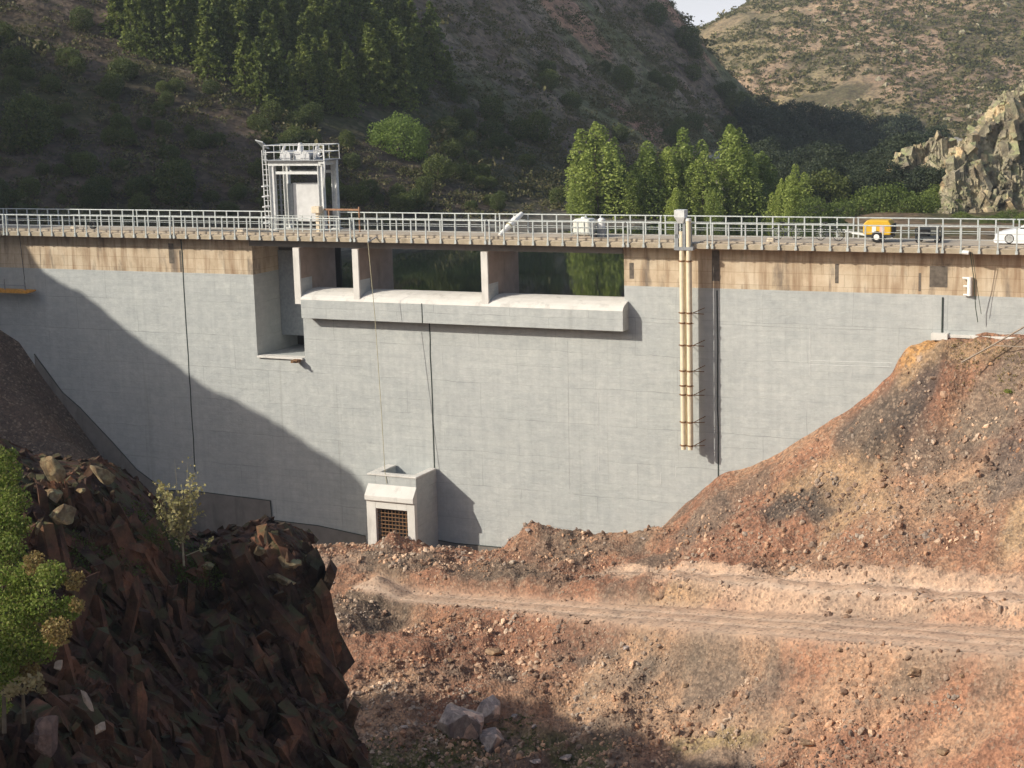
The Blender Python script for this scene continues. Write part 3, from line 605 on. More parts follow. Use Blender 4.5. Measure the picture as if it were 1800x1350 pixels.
# sacks and oddments along the kerb
for (x, y, n, sx, lab) in ((131, 402, .8, .42, 'cream sack slumped by the kerb near the left end of the deck'), (425, 400, 1.2, .5, 'cream sack lying beside the hose near the gantry'), (1355, 430, .8, .4, 'cream sack lying on the deck left of the bicycles'), (150, 404, 1.0, .25, 'small white sack next to the slumped cream sack')):
    p = hit(x, y, n); o = MB().box(-sx / 2, sx / 2, -.2, .2, 0, .26).build('sack', M['ply'], None, bevel=.09, seg=3); place(o, (p[0], n, D), random.Random(x).uniform(-.5, .5)); tag(o, lab, 'sack', 'sacks on the deck')
p = hit(163, 395, 1.6); o = MB().torus((0, 0, .3), .22, .09, (.2, 1, .15), 20, 8).build('tyre', M['black']); place(o, (p[0], 1.6, D)); tag(o, 'black tyre propped on the deck near the left end', 'tyre')
o = MB().path([(-3, .0, .06), (-1.6, .25, .06), (0, .1, .06), (1.5, .3, .06), (2.7, .05, .06)], .06, 8).build('hose', M['dark']); place(o, (-18.2, 1.6, D)); tag(o, 'dark hose lying along the deck left of the gantry', 'hose')
for (s, n, ln, lab) in ((-9.6, 1.2, 2.6, 'long pale plank lying on the deck right of the gantry'), (11.9, 1.0, 2.6, 'long pale plank lying on the deck right of the pipe hopper'), (7.2, 1.4, 1.2, 'short pale plank lying on the deck left of the pipe hopper')):
    o = MB().box(-ln / 2, ln / 2, -.11, .11, 0, .06).build('plank', M['wood']); place(o, (s, n, D), .03); tag(o, lab, 'plank', 'planks on the deck')
# suspended work platform
cb = (-35.3, .3, -3.4); c = thing('work_platform', 'orange suspended work platform hanging at the left end of the dam face', 'platform', cb)
a = hit(50, 512, .3); zp = a[2]
rel(MB().box(-38.5, a[0], .05, .65, zp - .12, zp + .08).prism([(a[0], zp - .12), (a[0] + .35, zp + .0), (a[0] + .35, zp + .08), (a[0], zp + .08)], 'y', .1, .6), 'cradle', M['orange'], c, cb)
q = MB(); [q.box(s - .03, s + .03, .1, .14, zp + .08, zp + .75) for s in (a[0] - .1, a[0] - 1.7, a[0] - 3)]; q.box(-38.5, a[0], .1, .13, zp + .35, zp + .39)
rel(q, 'stanchion', M['steeld'], c, cb); q = MB(); [q.tube((s, .3, zp + .05), (s, .1, .2), .018, 6) for s in (a[0] - .2, a[0] - 3)]; rel(q, 'cable', M['black'], c, cb)
# rope to the outlet block, hanging hoses at right
o = MB().path([(-8.05, -.9, .1), (-7.75, -1.0, -4), (-7.45, -1.25, -9), (-7.25, -1.47, -12.5), (-7.15, -1.5, -13.2)], .018, 6).build('rope', M['rope'], None, off=(-7.7, -1, 0)); place(o, (-7.7, -1, 0)); tag(o, 'thin pale rope hanging from the deck to the outlet block', 'rope')
o = MB().tube((-8.05, -.92, .12), (-8.05, .1, .32), .035, 6).build('steel_bracket', M['steeld'], None, off=(-8.05, 0, .2)); place(o, (-8.05, 0, .2)); tag(o, 'short steel arm over the deck edge holding the pale rope', 'bracket')
a = hit(1705, 455, -.1)
o = MB().path([(a[0], -.1, .1), (a[0] + .15, .2, -1.2), (a[0] + .2, .5, -2.6), (a[0] + .3, .6, -3.3)], .022, 6).build('hose', M['drope'], None, off=(a[0], -.1, 0)); place(o, (a[0], -.1, 0)); tag(o, 'dark green hose hanging from the deck beside the white vent pipe', 'hose', 'hoses hanging at the right end')
o = MB().path([(a[0] + .1, -.12, .1), (a[0] + .26, .25, -1.4), (a[0] + .45, .6, -2.9)], .015, 6).build('hose', M['drope'], None, off=(a[0], -.1, 0)); place(o, (a[0], -.1, 0)); tag(o, 'thinner shorter hose hanging just right of the dark green hose', 'hose', 'hoses hanging at the right end')
o = MB().tube((a[0] - .05, -.12, .08), (a[0] - .35, -.1, .1), .1, 10).build('hose_coil', M['whitep'], None, off=(a[0], -.1, 0)); place(o, (a[0], -.1, 0)); tag(o, 'white hose end tied at the deck edge above the hanging hoses', 'hose end')

# ================================================================== ground in front of the dam
def SN(q): return np.array([(q - O) @ AX, (q - O) @ NX, q[2]])
G = []
for x, y in ((1145, 945), (1200, 890), (1260, 840), (1350, 808), (1420, 768), (1480, 728), (1540, 682), (1572, 652), (1592, 612), (1640, 598), (1700, 594), (1800, 590), (0, 588), (30, 598), (60, 645), (110, 705), (160, 775), (220, 850), (262, 905)): G.append(hit(x, y, FACE))
for x, y in ((370, 938), (475, 950), (560, 957), (640, 968)): G.append(hit(x, y, FACE))
for s, z in ((-8.9, -17.6), (-6.5, -17.7), (-4.8, -17.9), (-3.4, -17.9)): G.append((s, FACE, z))
G += [hit(866, 976, FACE), hit(930, 958, FACE), hit(1000, 960, FACE), hit(1080, 958, FACE)]
for x, y, Y in ((690, 962, 91.0), (660, 974, 90.8), (735, 970, 90.4), (770, 972, 90.0), (820, 988, 89.6), (865, 982, 89.4), (935, 935, 88.4), (1000, 944, 87.6), (1070, 950, 87.0), (1120, 950, 86.4),
                (600, 985, 90.5), (520, 965, 93.2), (690, 1000, 88.2), (820, 1010, 86.8), (930, 990, 85.9), (1060, 1000, 84.6), (1180, 985, 82.8), (1250, 930, 83.2), (1300, 1000, 79.6), (1360, 890, 82.2), (1440, 950, 79.0),
                (600, 1060, 86.2), (640, 1035, 87.4), (690, 1070, 85.2), (760, 1050, 85.4), (880, 1057, 83), (1000, 1072, 80.6), (1200, 1083, 76.5), (1400, 1097, 72.3), (1600, 1110, 68.3), (1800, 1122, 64.8), (2000, 1136, 61),
                (1000, 1040, 82.0), (1200, 1050, 78.0), (1400, 1060, 74.4), (1600, 1066, 71), (1800, 1078, 67.2), (1150, 1015, 80.4), (1320, 1030, 77.0), (1480, 1042, 73.8), (1640, 1048, 71.4), (1800, 1050, 68.8), (1960, 1050, 66),
                (1500, 1000, 75.4), (1650, 1000, 72.6), (1800, 1000, 69.9), (1560, 900, 77.2), (1680, 900, 75.0), (1800, 900, 72.4), (1500, 800, 81.2), (1600, 780, 79.8), (1700, 780, 77.8), (1800, 780, 75.6), (1620, 690, 80.4), (1700, 680, 79.4), (1800, 680, 77.8), (1650, 615, 80.6), (1720, 605, 80.0), (1800, 596, 79.2),
                (1960, 700, 74), (1960, 900, 68), (2100, 1000, 62),
                (700, 1098, 84.4), (880, 1082, 82.0), (1000, 1094, 79.7), (1200, 1102, 75.6), (1400, 1118, 71.3), (1600, 1134, 67.4), (1800, 1146, 64.0), (2000, 1160, 60),
                (700, 1222, 76.0), (850, 1235, 75.5), (1000, 1258, 74.6), (1200, 1280, 71.4), (1400, 1300, 67.6), (1600, 1320, 64.2), (1800, 1350, 60.3), (1000, 1180, 76.9), (1200, 1190, 73.4), (1400, 1200, 69.6), (1600, 1220, 66.0), (1800, 1240, 62.4),
                (700, 1290, 73.4), (850, 1300, 73.2), (1000, 1330, 72.0), (1200, 1380, 68.8), (1400, 1420, 65.2), (1700, 1480, 59.0), (700, 1350, 71.3), (850, 1370, 70.6), (700, 1440, 68.0), (900, 1480, 66), (1100, 1520, 63),
                (600, 1120, 82.4), (620, 1180, 79.0), (560, 1100, 84.0), (500, 1300, 74),
                (0, 760, 98.5), (60, 720, 100.6), (140, 800, 98.0), (230, 900, 96.0), (0, 900, 92), (120, 950, 91), (330, 960, 94.4), (420, 985, 92.2), (-200, 700, 96), (-200, 900, 86), (300, 1050, 89)):
    G.append(SN(at(x, y, Y)))
for s, n, z in ((-60, .95, 14), (-60, -20, 14), (-48, -10, 4), (60, .95, 14), (60, -20, 6), (60, -45, 2), (-20, -40, -22), (0, -50, -24), (-60, -50, -8), (-30, -60, -22), (30, -60, -20), (0, -75, -24), (60, -75, -5), (-60, -75, -10)): G.append((s, n, z))
G = np.array(G)
FLD = Field(G, reg=.004)
def streak(s, n, seed):        # rills running down the banks (towards the camera and to the left)
    a = rad(38); q = s * math.cos(a) - n * math.sin(a); p = s * math.sin(a) + n * math.cos(a)
    return ridged(P2(q * .55, p * .13, seed * 3.1), 4, seed)
def on_field(x, y):
    Ys = np.linspace(55, 98, 900); q = CAM + ray(x, y) / ray(x, y)[1] * Ys[:, None]; sn = np.stack([(q - O) @ AX, (q - O) @ NX], -1)
    h = FLD(sn[:, 0], sn[:, 1]) - q[:, 2]; i = np.argmax(h > 0); return np.array([sn[i, 0], sn[i, 1], q[i, 2]])
def track_line(P, m=40):
    x = np.linspace(P[0][0], P[-1][0], m); y = np.interp(x, [p[0] for p in P], [p[1] for p in P]); k = np.ones(7) / 7; y = np.convolve(np.pad(y, 3, mode='edge'), k, 'valid')
    L = np.array([on_field(a, b) for a, b in zip(x, y)])
    for c in (1, 2): L[:, c] = np.polyval(np.polyfit(L[:, 0], L[:, c], 4), L[:, 0])
    return L
TRK = track_line([(640, 1040), (880, 1062), (1000, 1072), (1200, 1084), (1400, 1098), (1600, 1112), (1800, 1128), (1990, 1144)])
TRK2 = track_line([(1080, 1008), (1200, 1012), (1320, 1026), (1480, 1038), (1640, 1046), (1800, 1056), (1950, 1066)])
def dist_poly(s, n, L):
    best = np.full(np.shape(s), 1e9); sg = np.zeros(np.shape(s)); zc = np.zeros(np.shape(s))
    for a, b in zip(L[:-1], L[1:]):
        d = b[:2] - a[:2]; k = np.clip(((s - a[0]) * d[0] + (n - a[1]) * d[1]) / (d @ d), 0, 1)
        dx = s - a[0] - k * d[0]; dy = n - a[1] - k * d[1]; r = np.sqrt(dx * dx + dy * dy); m = r < best
        best = np.where(m, r, best); sg = np.where(m, np.sign(d[0] * dy - d[1] * dx) * r, sg); zc = np.where(m, a[2] + k * (b[2] - a[2]), zc)
    return best, sg, zc
def ground(s, n):
    z = FLD(s, n)
    near = sm(-n + FACE, .0, 2.0); d1, s1, z1 = dist_poly(s, n, TRK); d2, s2, z2 = dist_poly(s, n, TRK2); hw = np.interp(s, [-6, 2, 18], [.75, .95, 1.7])
    t1 = 1 - sm(d1 / hw, 1.0, 1.3); t2 = 1 - sm(d2, .6, .95); z = z + (z1 - z) * t1 * .9; z = z + (z2 - z) * t2 * (1 - t1) * .8; flat = np.maximum(t1, t2 * .9)
    rough = (1 - .95 * flat) * (.45 + .55 * near)
    z = z + rough * (.42 * fbm(P2(s * .32, n * .32), 3, 5) + .20 * fbm(P2(s * 1.1, n * 1.1), 4, 9) + .12 * ridged(P2(s * 1.9, n * 1.9), 3, 31) * near)
    z = z + .38 * streak(s, n, 3) * (1 - flat) * near * (1 + 1.0 * sm(-s1 / hw, 1.3, 2.5)) + (.10 * np.maximum(0, fbm(P2(s * 2.6, n * 2.6), 2, 77)) + .07 * np.maximum(0, vnoise(P2(s * 4.3, n * 4.3), 78)) ** 1.5) * rough
    for tt, sg in ((t1, s1), (t2, s2)): z = z + tt * .020 * np.cos(sg * 6.5) + tt * .025 * fbm(P2(s * 1.5, n * 1.5), 2, 8)
    z = z - .30 * sm(-s1 / hw, 1.2, 1.6) * (1 - sm(-s1, 2.4, 6)) + .26 * sm(s1 / hw, 1.15, 1.5) * (1 - sm(s1 / hw, 1.5, 3.2)) * (.5 + fbm(P2(s * .8, n * .8), 3, 19))
    # heaped spoil in front of the outlet
    for x, y, Y, hh, rr in ((690, 962, 91.0, .75, 1.3), (935, 948, 88.4, .5, 1.6), (665, 1040, 87.0, .9, 1.9), (770, 985, 88.6, .35, 1.5), (600, 1075, 85.5, .5, 1.6)):
        q = SN(at(x, y, Y)); dd = np.sqrt(((s - q[0]) / rr) ** 2 + ((n - q[1]) / (rr * .9)) ** 2); z = z + hh * np.clip(1 - dd, 0, 1) ** 1.2
    # claw marks left by the digger on the dark soil
    q = np.r_[on_field(1590, 735), 0]; dd = np.sqrt(((s - q[0]) / 2.0) ** 2 + ((n - q[1]) / 2.4) ** 2); k = np.clip(1 - dd, 0, 1)
    z = z + .26 * np.sqrt(k) * np.sin((s * 5.5 + .9 * n) + 1.5 * fbm(P2(s, n), 2, 3)) * sm(vnoise(P2(s * .9, n * .9), 4), -.3, .3)
    return z
def on_ground(x, y, Y0=55, Y1=100):             # where a sight line meets the ground below the dam
    Ys = np.linspace(Y0, Y1, 500); q = CAM + ray(x, y) / ray(x, y)[1] * Ys[:, None]; sn = np.stack([(q - O) @ AX, (q - O) @ NX], -1)
    h = ground(sn[:, 0], sn[:, 1]) - q[:, 2]; i = np.argmax(h > 0); return q[i], sn[i]

def soilcol(s, n, z):
    red = np.array([.29, .152, .10]); tan = np.array([.375, .245, .162]); gry = np.array([.15, .12, .098]); och = np.array([.36, .25, .155]); drk = np.array([.07, .062, .058])
    a = fbm(P2(s * .16, n * .16), 4, 41); b = fbm(P2(s * .23, n * .23, 7), 4, 51); c = fbm(P2(s * .5, n * .5), 4, 61)
    col = lerp(np.broadcast_to(red, s.shape + (3,)), tan, sm(a + .3 * c, -.2, .45)); col = lerp(col, gry, .8 * sm(b + .4 * c, .08, .36))
    def blob(x, y, rx, ry, colr, amt):
        nonlocal col
        q, c0 = on_ground(x, y); c1 = on_ground(x, min(y + ry, 1349))[1]; rs = rx * q[1] / F_PX * 1.05; rn = max(.5, abs(c0[1] - c1[1]))
        d = np.sqrt(((s - c0[0]) / rs) ** 2 + ((n - c0[1]) / rn) ** 2) + .5 * fbm(P2(s * .6, n * .6), 4, int(x)); col = lerp(col, np.asarray(colr), amt * (1 - sm(d, .55, 1.15)))
    gb = np.array([.17, .135, .105])
    for a in ((1600, 960, 170, 60, red * .9, .6), (1720, 950, 100, 50, red * .85, .6), (1310, 945, 140, 60, red * 1.05, .9), (1400, 830, 60, 40, red, .8), (1250, 900, 60, 45, gry * 1.2, .8), (1330, 850, 50, 25, gry, .7), (1450, 950, 90, 35, red, .7),
              (1480, 855, 120, 50, och, .85), (1510, 895, 80, 35, och * 1.05, .8), (1590, 690, 120, 65, drk * 1.3, .85), (1530, 740, 80, 60, gry, .8), (1580, 770, 70, 35, drk, .7), (1660, 790, 110, 45, gry, .75), (1690, 622, 120, 30, och, .8), (1615, 612, 40, 22, np.array([.50, .29, .12]), .8), (1760, 720, 90, 60, gb * 1.25, .8), (1780, 830, 70, 50, drk * 1.8, .75), (1790, 930, 36, 50, och * 1.1, .9), (1700, 860, 90, 35, gb * 1.3, .6),
              (1390, 893, 70, 24, drk * 1.1, .9), (1445, 908, 50, 16, drk * 1.2, .8), (700, 985, 100, 36, gb, .85), (860, 1000, 130, 42, gb * .9, .85), (1010, 965, 100, 30, gb, .7), (655, 1075, 80, 46, gb * .75, .85), (590, 985, 55, 26, np.array([.34, .24, .18]), .9), (960, 1015, 120, 24, gb, .6),
              (1220, 1045, 140, 14, och * 1.1, .8), (1600, 1075, 160, 14, gb * 1.1, .7), (1500, 1235, 240, 60, tan * 1.12, .6), (1690, 1290, 120, 50, tan * 1.1, .6), (1250, 1300, 120, 30, tan * 1.1, .5), (1190, 1165, 80, 24, gb * 1.1, .7), (1060, 1200, 60, 30, gb * 1.2, .5), (1280, 1295, 110, 20, np.array([.22, .19, .085]), .5), (760, 1150, 90, 40, red * .85, .6), (950, 1130, 160, 40, red, .6), (1640, 1150, 110, 22, gb, .7), (1760, 1180, 60, 40, gb * 1.1, .6)): blob(*a)
    col = col * (1 + .22 * sm(s, 2, 18) * sm(-n, 4, 14))[..., None]; d1, s1, _ = dist_poly(s, n, TRK); d2, s2, _ = dist_poly(s, n, TRK2); d1 = d1 / np.interp(s, [-6, 2, 18], [.75, .95, 1.7]); trc = np.array([.52, .37, .275])
    for d, sg in ((d1, s1), (d2, s2)): col = lerp(col, trc, .85 * (1 - sm(d, .85, 1.25))); col = lerp(col, np.array([.64, .49, .38]), .5 * (1 - sm(d, .5, 1.1)) * sm(np.cos(sg * 6.5 + 3.14 + .5 * fbm(P2(s * .15, n * .15), 2, 2)), .2, .9))
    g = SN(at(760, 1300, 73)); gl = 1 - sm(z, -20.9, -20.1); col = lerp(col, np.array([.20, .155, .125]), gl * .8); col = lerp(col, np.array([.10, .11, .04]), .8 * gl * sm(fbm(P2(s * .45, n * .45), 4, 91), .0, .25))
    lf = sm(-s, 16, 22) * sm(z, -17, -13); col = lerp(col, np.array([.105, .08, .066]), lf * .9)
    return col
sg_ = lines(-26, 31, .13, -74, 70); ng_ = lines(-38, FACE + .5, .13, -80, FACE + .5)
ng_ = ng_[ng_ <= FACE + .55]
S_, N_ = np.meshgrid(sg_, ng_, indexing='ij'); Z_ = ground(S_, N_)
V = O[None] + S_.ravel()[:, None] * AX + N_.ravel()[:, None] * NX + np.c_[np.zeros((S_.size, 2)), Z_.ravel()]
fl_ = np.maximum(1 - sm(dist_poly(S_, N_, TRK)[0] / np.interp(S_, [-6, 2, 18], [.75, .95, 1.7]), .9, 1.25), 1 - sm(dist_poly(S_, N_, TRK2)[0], .5, .95))
me = mesh_np('ground', V, grid_faces(len(sg_), len(ng_))[:, ::-1], [M['soil']], True, None, soilcol(S_, N_, Z_).reshape(-1, 3), (1 - .72 * fl_).ravel())
o = link('ground', me); tag(o, 'bare excavated earth below the dam with dirt tracks', 'ground', None, 'structure')
# ================================================================== icosphere rocks
def ico(sub):
    import bmesh
    bm = bmesh.new(); bmesh.ops.create_icosphere(bm, subdivisions=sub, radius=1); v = np.array([p.co[:] for p in bm.verts]); f = np.array([[p.index for p in q.verts] for q in bm.faces]); bm.free(); return v, f
I1, I2, I4, I5 = ico(1), ico(2), ico(4), ico(5)
def scatter(name, pts, rads, src, mat, seed, flat=.65, jit=.3):
    r = np.random.default_rng(seed); v, f = src; n = len(pts)
    A = r.normal(size=(n, 3, 3)); Q = np.linalg.qr(A)[0]; sc = np.stack([r.uniform(.7, 1.2, n), r.uniform(.7, 1.1, n), r.uniform(flat - .2, flat + .25, n)], -1)
    vv = v[None] * (1 + jit * r.uniform(-1, 1, (n, len(v), 1))); vv = np.einsum('nij,nvj->nvi', Q, vv * sc[:, None]) * rads[:, None, None] + pts[:, None]
    ff = f[None] + np.arange(n)[:, None, None] * len(v)
    return mesh_np(name, vv.reshape(-1, 3), ff.reshape(-1, 3), [mat], False)
R = np.random.default_rng(11)
k = 46000; ss = R.uniform(-16, 30, k); nn = -R.uniform(0, 1, k) ** .8 * 30 + .2
keep = (dist_poly(ss, nn, TRK)[0] > np.interp(ss, [-6, 2, 18], [.8, 1.0, 1.75]) + .25 * R.normal(size=k)) & (dist_poly(ss, nn, TRK2)[0] > .75 + .3 * R.normal(size=k)) & (fbm(P2(ss * .35, nn * .35), 3, 13) > -.22); ss, nn = ss[keep], nn[keep]
rd = .03 + .15 * R.uniform(0, 1, len(ss)) ** 7 + .035 * R.uniform(0, 1, len(ss)) ** 2; pt = O + ss[:, None] * AX + nn[:, None] * NX; pt[:, 2] = ground(ss, nn) + rd * .25
o = link('rubble', scatter('rubble', pt, rd, I1, M['stone'], 5)); tag(o, 'loose stones strewn over the excavated banks', 'rubble', None, 'stuff')
def boulder_mesh(name, seed, mat, sq=(1, 1, .75), src=None, amp=.35, pw=2.):
    v, f = src or I4; v = v.copy(); v = v / ((np.abs(v) ** pw).sum(1) ** (1 / pw))[:, None]; c, d1, d2 = cells(v * 1.3 + seed * 7.7, seed); v = v * (1 + amp * (c - .5) * sm(d2 - d1, 0, .12))[:, None]
    r0 = np.random.default_rng(seed)
    for _ in range(15):                   # broken faces
        d = r0.normal(size=3); d /= np.linalg.norm(d); k = r0.uniform(.45, .8); m = v @ d; v = v - np.maximum(0, m - k)[:, None] * d
    v = v * (1 + .05 * fbm(v * 3.5 + seed, 4, seed))[:, None] * np.array(sq)
    return mesh_np(name, v, f, [mat], False)
M['pboulder'] = rockmat('pale_grey_boulder', [(.3, (.34, .29, .27)), (.6, (.50, .45, .42)), (.8, (.58, .53, .50))], None, 1.3)
BM = [boulder_mesh('boulder', i, M['pboulder'] if i % 2 == 0 else M['bouldero']) for i in range(6)]
def boulder(x, y, wpx, i, lab, grp, hz=.8, sink=.25, rz=0., dk=0):
    q, sn = on_ground(x, y); sc = wpx / 2 * q[1] / F_PX
    o = link('boulder', BM[i]); o.location = q + np.array([0, .0, sc * hz * (1 - sink) * .5]); o.scale = (sc, sc * .9, sc * hz); o.rotation_euler = (0, 0, rz)
    return tag(o, lab, 'boulder', grp)
gg = 'boulders lying in the shaded gully'; gb_ = 'boulders on the sunlit bank'
for a in ((800, 1296, 98, 0, 'largest pale grey boulder in the shaded gully', gg, 1.55), (862, 1264, 68, 2, 'rounded grey boulder at the shadow edge right of the largest boulder', gg, 1.3), (862, 1315, 66, 4, 'pointed grey boulder leaning below the two big gully boulders', gg, 1.2), (840, 1222, 16, 1, 'small cream stone on the sunlit edge above the gully boulders', gg, .8),
          (905, 1262, 20, 2, 'small pale stone right of the big gully boulders, nearest the rounded one', gg, .8), (940, 1280, 14, 0, 'narrow upright pale stone in the gully right of the small pale stone', gg, 1.3), (712, 1280, 18, 4, 'small dark red stone left of the largest gully boulder', gg, .7), (995, 1335, 40, 2, 'broad low grey stone at the bottom right of the gully', gg, .5), (745, 1318, 14, 0, 'small white stone below and left of the largest gully boulder', gg, .7), (940, 1340, 28, 4, 'flat grey stone at the bottom edge below the gully boulders', gg, .5), (770, 1325, 10, 2, 'tiny white stone below the largest gully boulder', gg, .7),
          (865, 1148, 46, 3, 'jagged dark slab sticking out of the bank below the track', gb_, .45), (1608, 1185, 46, 1, 'large tan boulder with a dark undercut below the track at right', gb_, .6), (1418, 1310, 44, 5, 'tan boulder low on the bank in the bottom right', gb_, .5), (1655, 1325, 30, 3, 'tan boulder with a shadow near the bottom right corner', gb_, .8), (1478, 1145, 18, 1, 'tan stone just under the lower track edge at right', gb_, .8), (1102, 1140, 22, 0, 'pale grey stone half buried in the middle of the bank', gb_, .6), (1205, 1208, 18, 5, 'tan stone sticking out of the bank left of the tan boulders', gb_, .8), (1690, 1190, 14, 3, 'small orange stone right of the large undercut boulder', gb_, 1), (790, 1162, 18, 1, 'small cream stone left of and below the jagged dark slab', gb_, .7), (650, 1215, 18, 5, 'cream stone at the shadow edge beside the dark crag', gb_, .6),
          (928, 934, 18, 0, 'white stone on top of the spoil heap at the dam foot', gb_, .8), (895, 950, 12, 2, 'small pale stone at the left foot of the spoil heap', gb_, .8), (752, 955, 26, 3, 'rounded brown lump beside the outlet block', gb_, .6), (1130, 948, 14, 0, 'pale stone on the crest at the foot of the right bank', gb_, .7), (1500, 905, 18, 5, 'orange stone near the dark soil patch on the right bank', gb_, .7), (1385, 910, 14, 3, 'dark orange stone beside the dark soil patch', gb_, .9), (1275, 948, 14, 1, 'yellowish stone on the red earth of the right bank', gb_, .6), (1740, 640, 20, 3, 'brown stone among roots near the top of the right bank', gb_, .7), (1775, 660, 16, 5, 'ochre stone at the top right of the bank', gb_, .8), (575, 1025, 26, 0, 'pale flat stone on the ground beside the dark crag', gb_, .35)):
    boulder(*a[:6], hz=a[6], rz=a[0] * .7)
# branches on the bank by the plinth
q, sn = on_ground(1745, 625); q2 = at(1800, 582, q[1] - .4); q1 = at(1690, 640, q[1] - .6)
o = MB().path([q1 + (0, 0, .08), (q1 + q2) / 2 + (0, 0, .12), q2 + (0, 0, .2)], .045, 6).path([(q1 + q2) / 2 + (0, 0, .1), at(1800, 610, q[1] - .8)], .03, 6).build('fallen_branch', M['wood'], None, off=q); o.location = q; tag(o, 'bleached fallen branch on the top of the right bank', 'branch')

# ================================================================== lofted crags
def crm(P, t):                                   # Catmull-Rom along axis 0
    n = len(P); x = np.clip(t, 0, n - 1 - 1e-9); i = x.astype(int); f = (x - i)[:, None, None]
    g = lambda k: P[np.clip(i + k, 0, n - 1)]
    a, b, c, d = g(-1), g(0), g(1), g(2); return .5 * (2 * b + (c - a) * f + (2 * a - 5 * b + 4 * c - d) * f ** 2 + (3 * b - a - 3 * c + d) * f ** 3)
def loft(net, nu, nv):
    A = crm(np.asarray(net, float), np.linspace(0, len(net) - 1, nu)); return crm(A.transpose(1, 0, 2), np.linspace(0, A.shape[1] - 1, nv)).transpose(1, 0, 2)
def normals(A):
    du = np.gradient(A, axis=0); dv = np.gradient(A, axis=1); n = np.cross(dv, du); return n / (np.linalg.norm(n, axis=-1, keepdims=True) + 1e-9)
# nearest crag: columns run along its crest to the right and wrap behind the nose
cols = [(-260, 790, 30, -330, 15.5), (-100, 800, 30, -200, 16.5), (20, 850, 30, -40, 18), (85, 862, 30.2, 80, 19), (165, 866, 30.8, 200, 20.5), (250, 928, 31.2, 310, 22), (325, 1000, 31.6, 400, 23.5), (395, 992, 32, 480, 25), (465, 974, 32.4, 570, 26.5), (524, 986, 32.8, 648, 27.8), (540, 1000, 34, 680, 29), (495, 1012, 37.5, 630, 33)]
net = []
for x, y, Yc, xb, Yb in cols:
    last = x >= 520
    c = []
    top = at(x, y, Yc); bk = top + np.array([-.5, 4.5, -2.0]) if not (x == 500) else top + np.array([-2., 1.5, -1.])
    c += [bk + np.array([0, 1.5, -16]), bk, top]
    for f_, dd in ((.1, .10), (.3, .3), (.55, .6), (.8, .85), (1, 1)):
        yy = y + (1620 - y) * f_; xx = x + (xb - x) * (f_ ** 1.0 if not last else f_ ** .85)
        c.append(at(xx, yy, Yc + (Yb - Yc) * dd))
    c.append(c[-1] + np.array([0, -.6, -16])); net.append(c)
A = loft(net, 460, 420); n = normals(A)
ctr = A.mean((0, 1)); sgn = 1 if ((n * (np.array([0, -1, .3]))).sum(-1).mean() > 0) else -1; n = n * sgn
Q = A.copy(); dirv = np.array([.32, .12, -.94]); side = np.array([.93, -.2, .30]); back = np.cross(dirv, side)
q = np.stack([Q @ side * 1.15, Q @ back * 1.0, Q @ dirv * .28], -1); q = q + .35 * fbm(Q * .9, 3, 3)[..., None]
c1, g1 = facets(q, 4, .9); c2, g2 = facets(q * 2.3 + 3.3, 8, 1.); c3, g3 = facets(q * 5.5 + 1.3, 12, 1.)
jj = np.arange(A.shape[1]) / (A.shape[1] - 1); ii = np.arange(A.shape[0]) / (A.shape[0] - 1)
amp = sm(jj, .22, .30)[None] * (1 - .8 * sm(ii, .84, .95))[:, None]
disp = (.34 * c1 + .17 * c2 + .07 * c3 - .07 * (1 - sm(g1, 0, .05)) + .20 * fbm(Q * .6, 3, 6)) * amp
A = A + n * disp[..., None]
def slabs(A, n, cnt, rng, L, Wd, H, jlo, jhi, ilo, ihi, cleave, jit=.22, sink=.35, dev=.13):
    i = (rng.uniform(ilo, ihi, cnt) * (A.shape[0] - 1)).astype(int); j = (rng.uniform(jlo, jhi, cnt) * (A.shape[1] - 1)).astype(int); p = A[i, j]; nn = n[i, j] + rng.normal(0, dev * 1.5, (cnt, 3)); nn /= np.linalg.norm(nn, axis=1, keepdims=True)
    d = cleave + rng.normal(0, dev, (cnt, 3)); d -= (d * nn).sum(1, keepdims=True) * nn * .85; d /= np.linalg.norm(d, axis=1, keepdims=True); b = np.cross(nn, d); b /= np.linalg.norm(b, axis=1, keepdims=True); nn = np.cross(d, b)
    sc = np.clip(np.exp(rng.normal(0, .4, cnt)), .5, 1.7); l = rng.uniform(*L, cnt) * sc; w_ = rng.uniform(*Wd, cnt) * sc; h = rng.uniform(*H, cnt) * sc
    c8 = np.array([(x, y, z) for z in (-1, 1) for y in (-1, 1) for x in (-1, 1)], float)[None] * (1 + jit * rng.uniform(-1, 1, (cnt, 8, 3))); c8[:, 4:, :2] *= rng.uniform(.6, .95, (cnt, 1, 2))
    V = (p - nn * (h * sink)[:, None])[:, None] + c8[..., :1] * (d * l[:, None])[:, None] + c8[..., 1:2] * (b * w_[:, None])[:, None] + c8[..., 2:] * (nn * h[:, None])[:, None]
    F = np.array([(0, 2, 3, 1), (4, 5, 7, 6), (0, 1, 5, 4), (1, 3, 7, 5), (3, 2, 6, 7), (2, 0, 4, 6)])[None] + (np.arange(cnt) * 8)[:, None, None]
    return V.reshape(-1, 3), F.reshape(-1, 4)
n2 = normals(A) * sgn; rg = np.random.default_rng(17); base_f = grid_faces(*A.shape[:2]) if sgn < 0 else grid_faces(*A.shape[:2])[:, ::-1]
VV = [A.reshape(-1, 3)]; FF = [base_f]; off = len(VV[0])
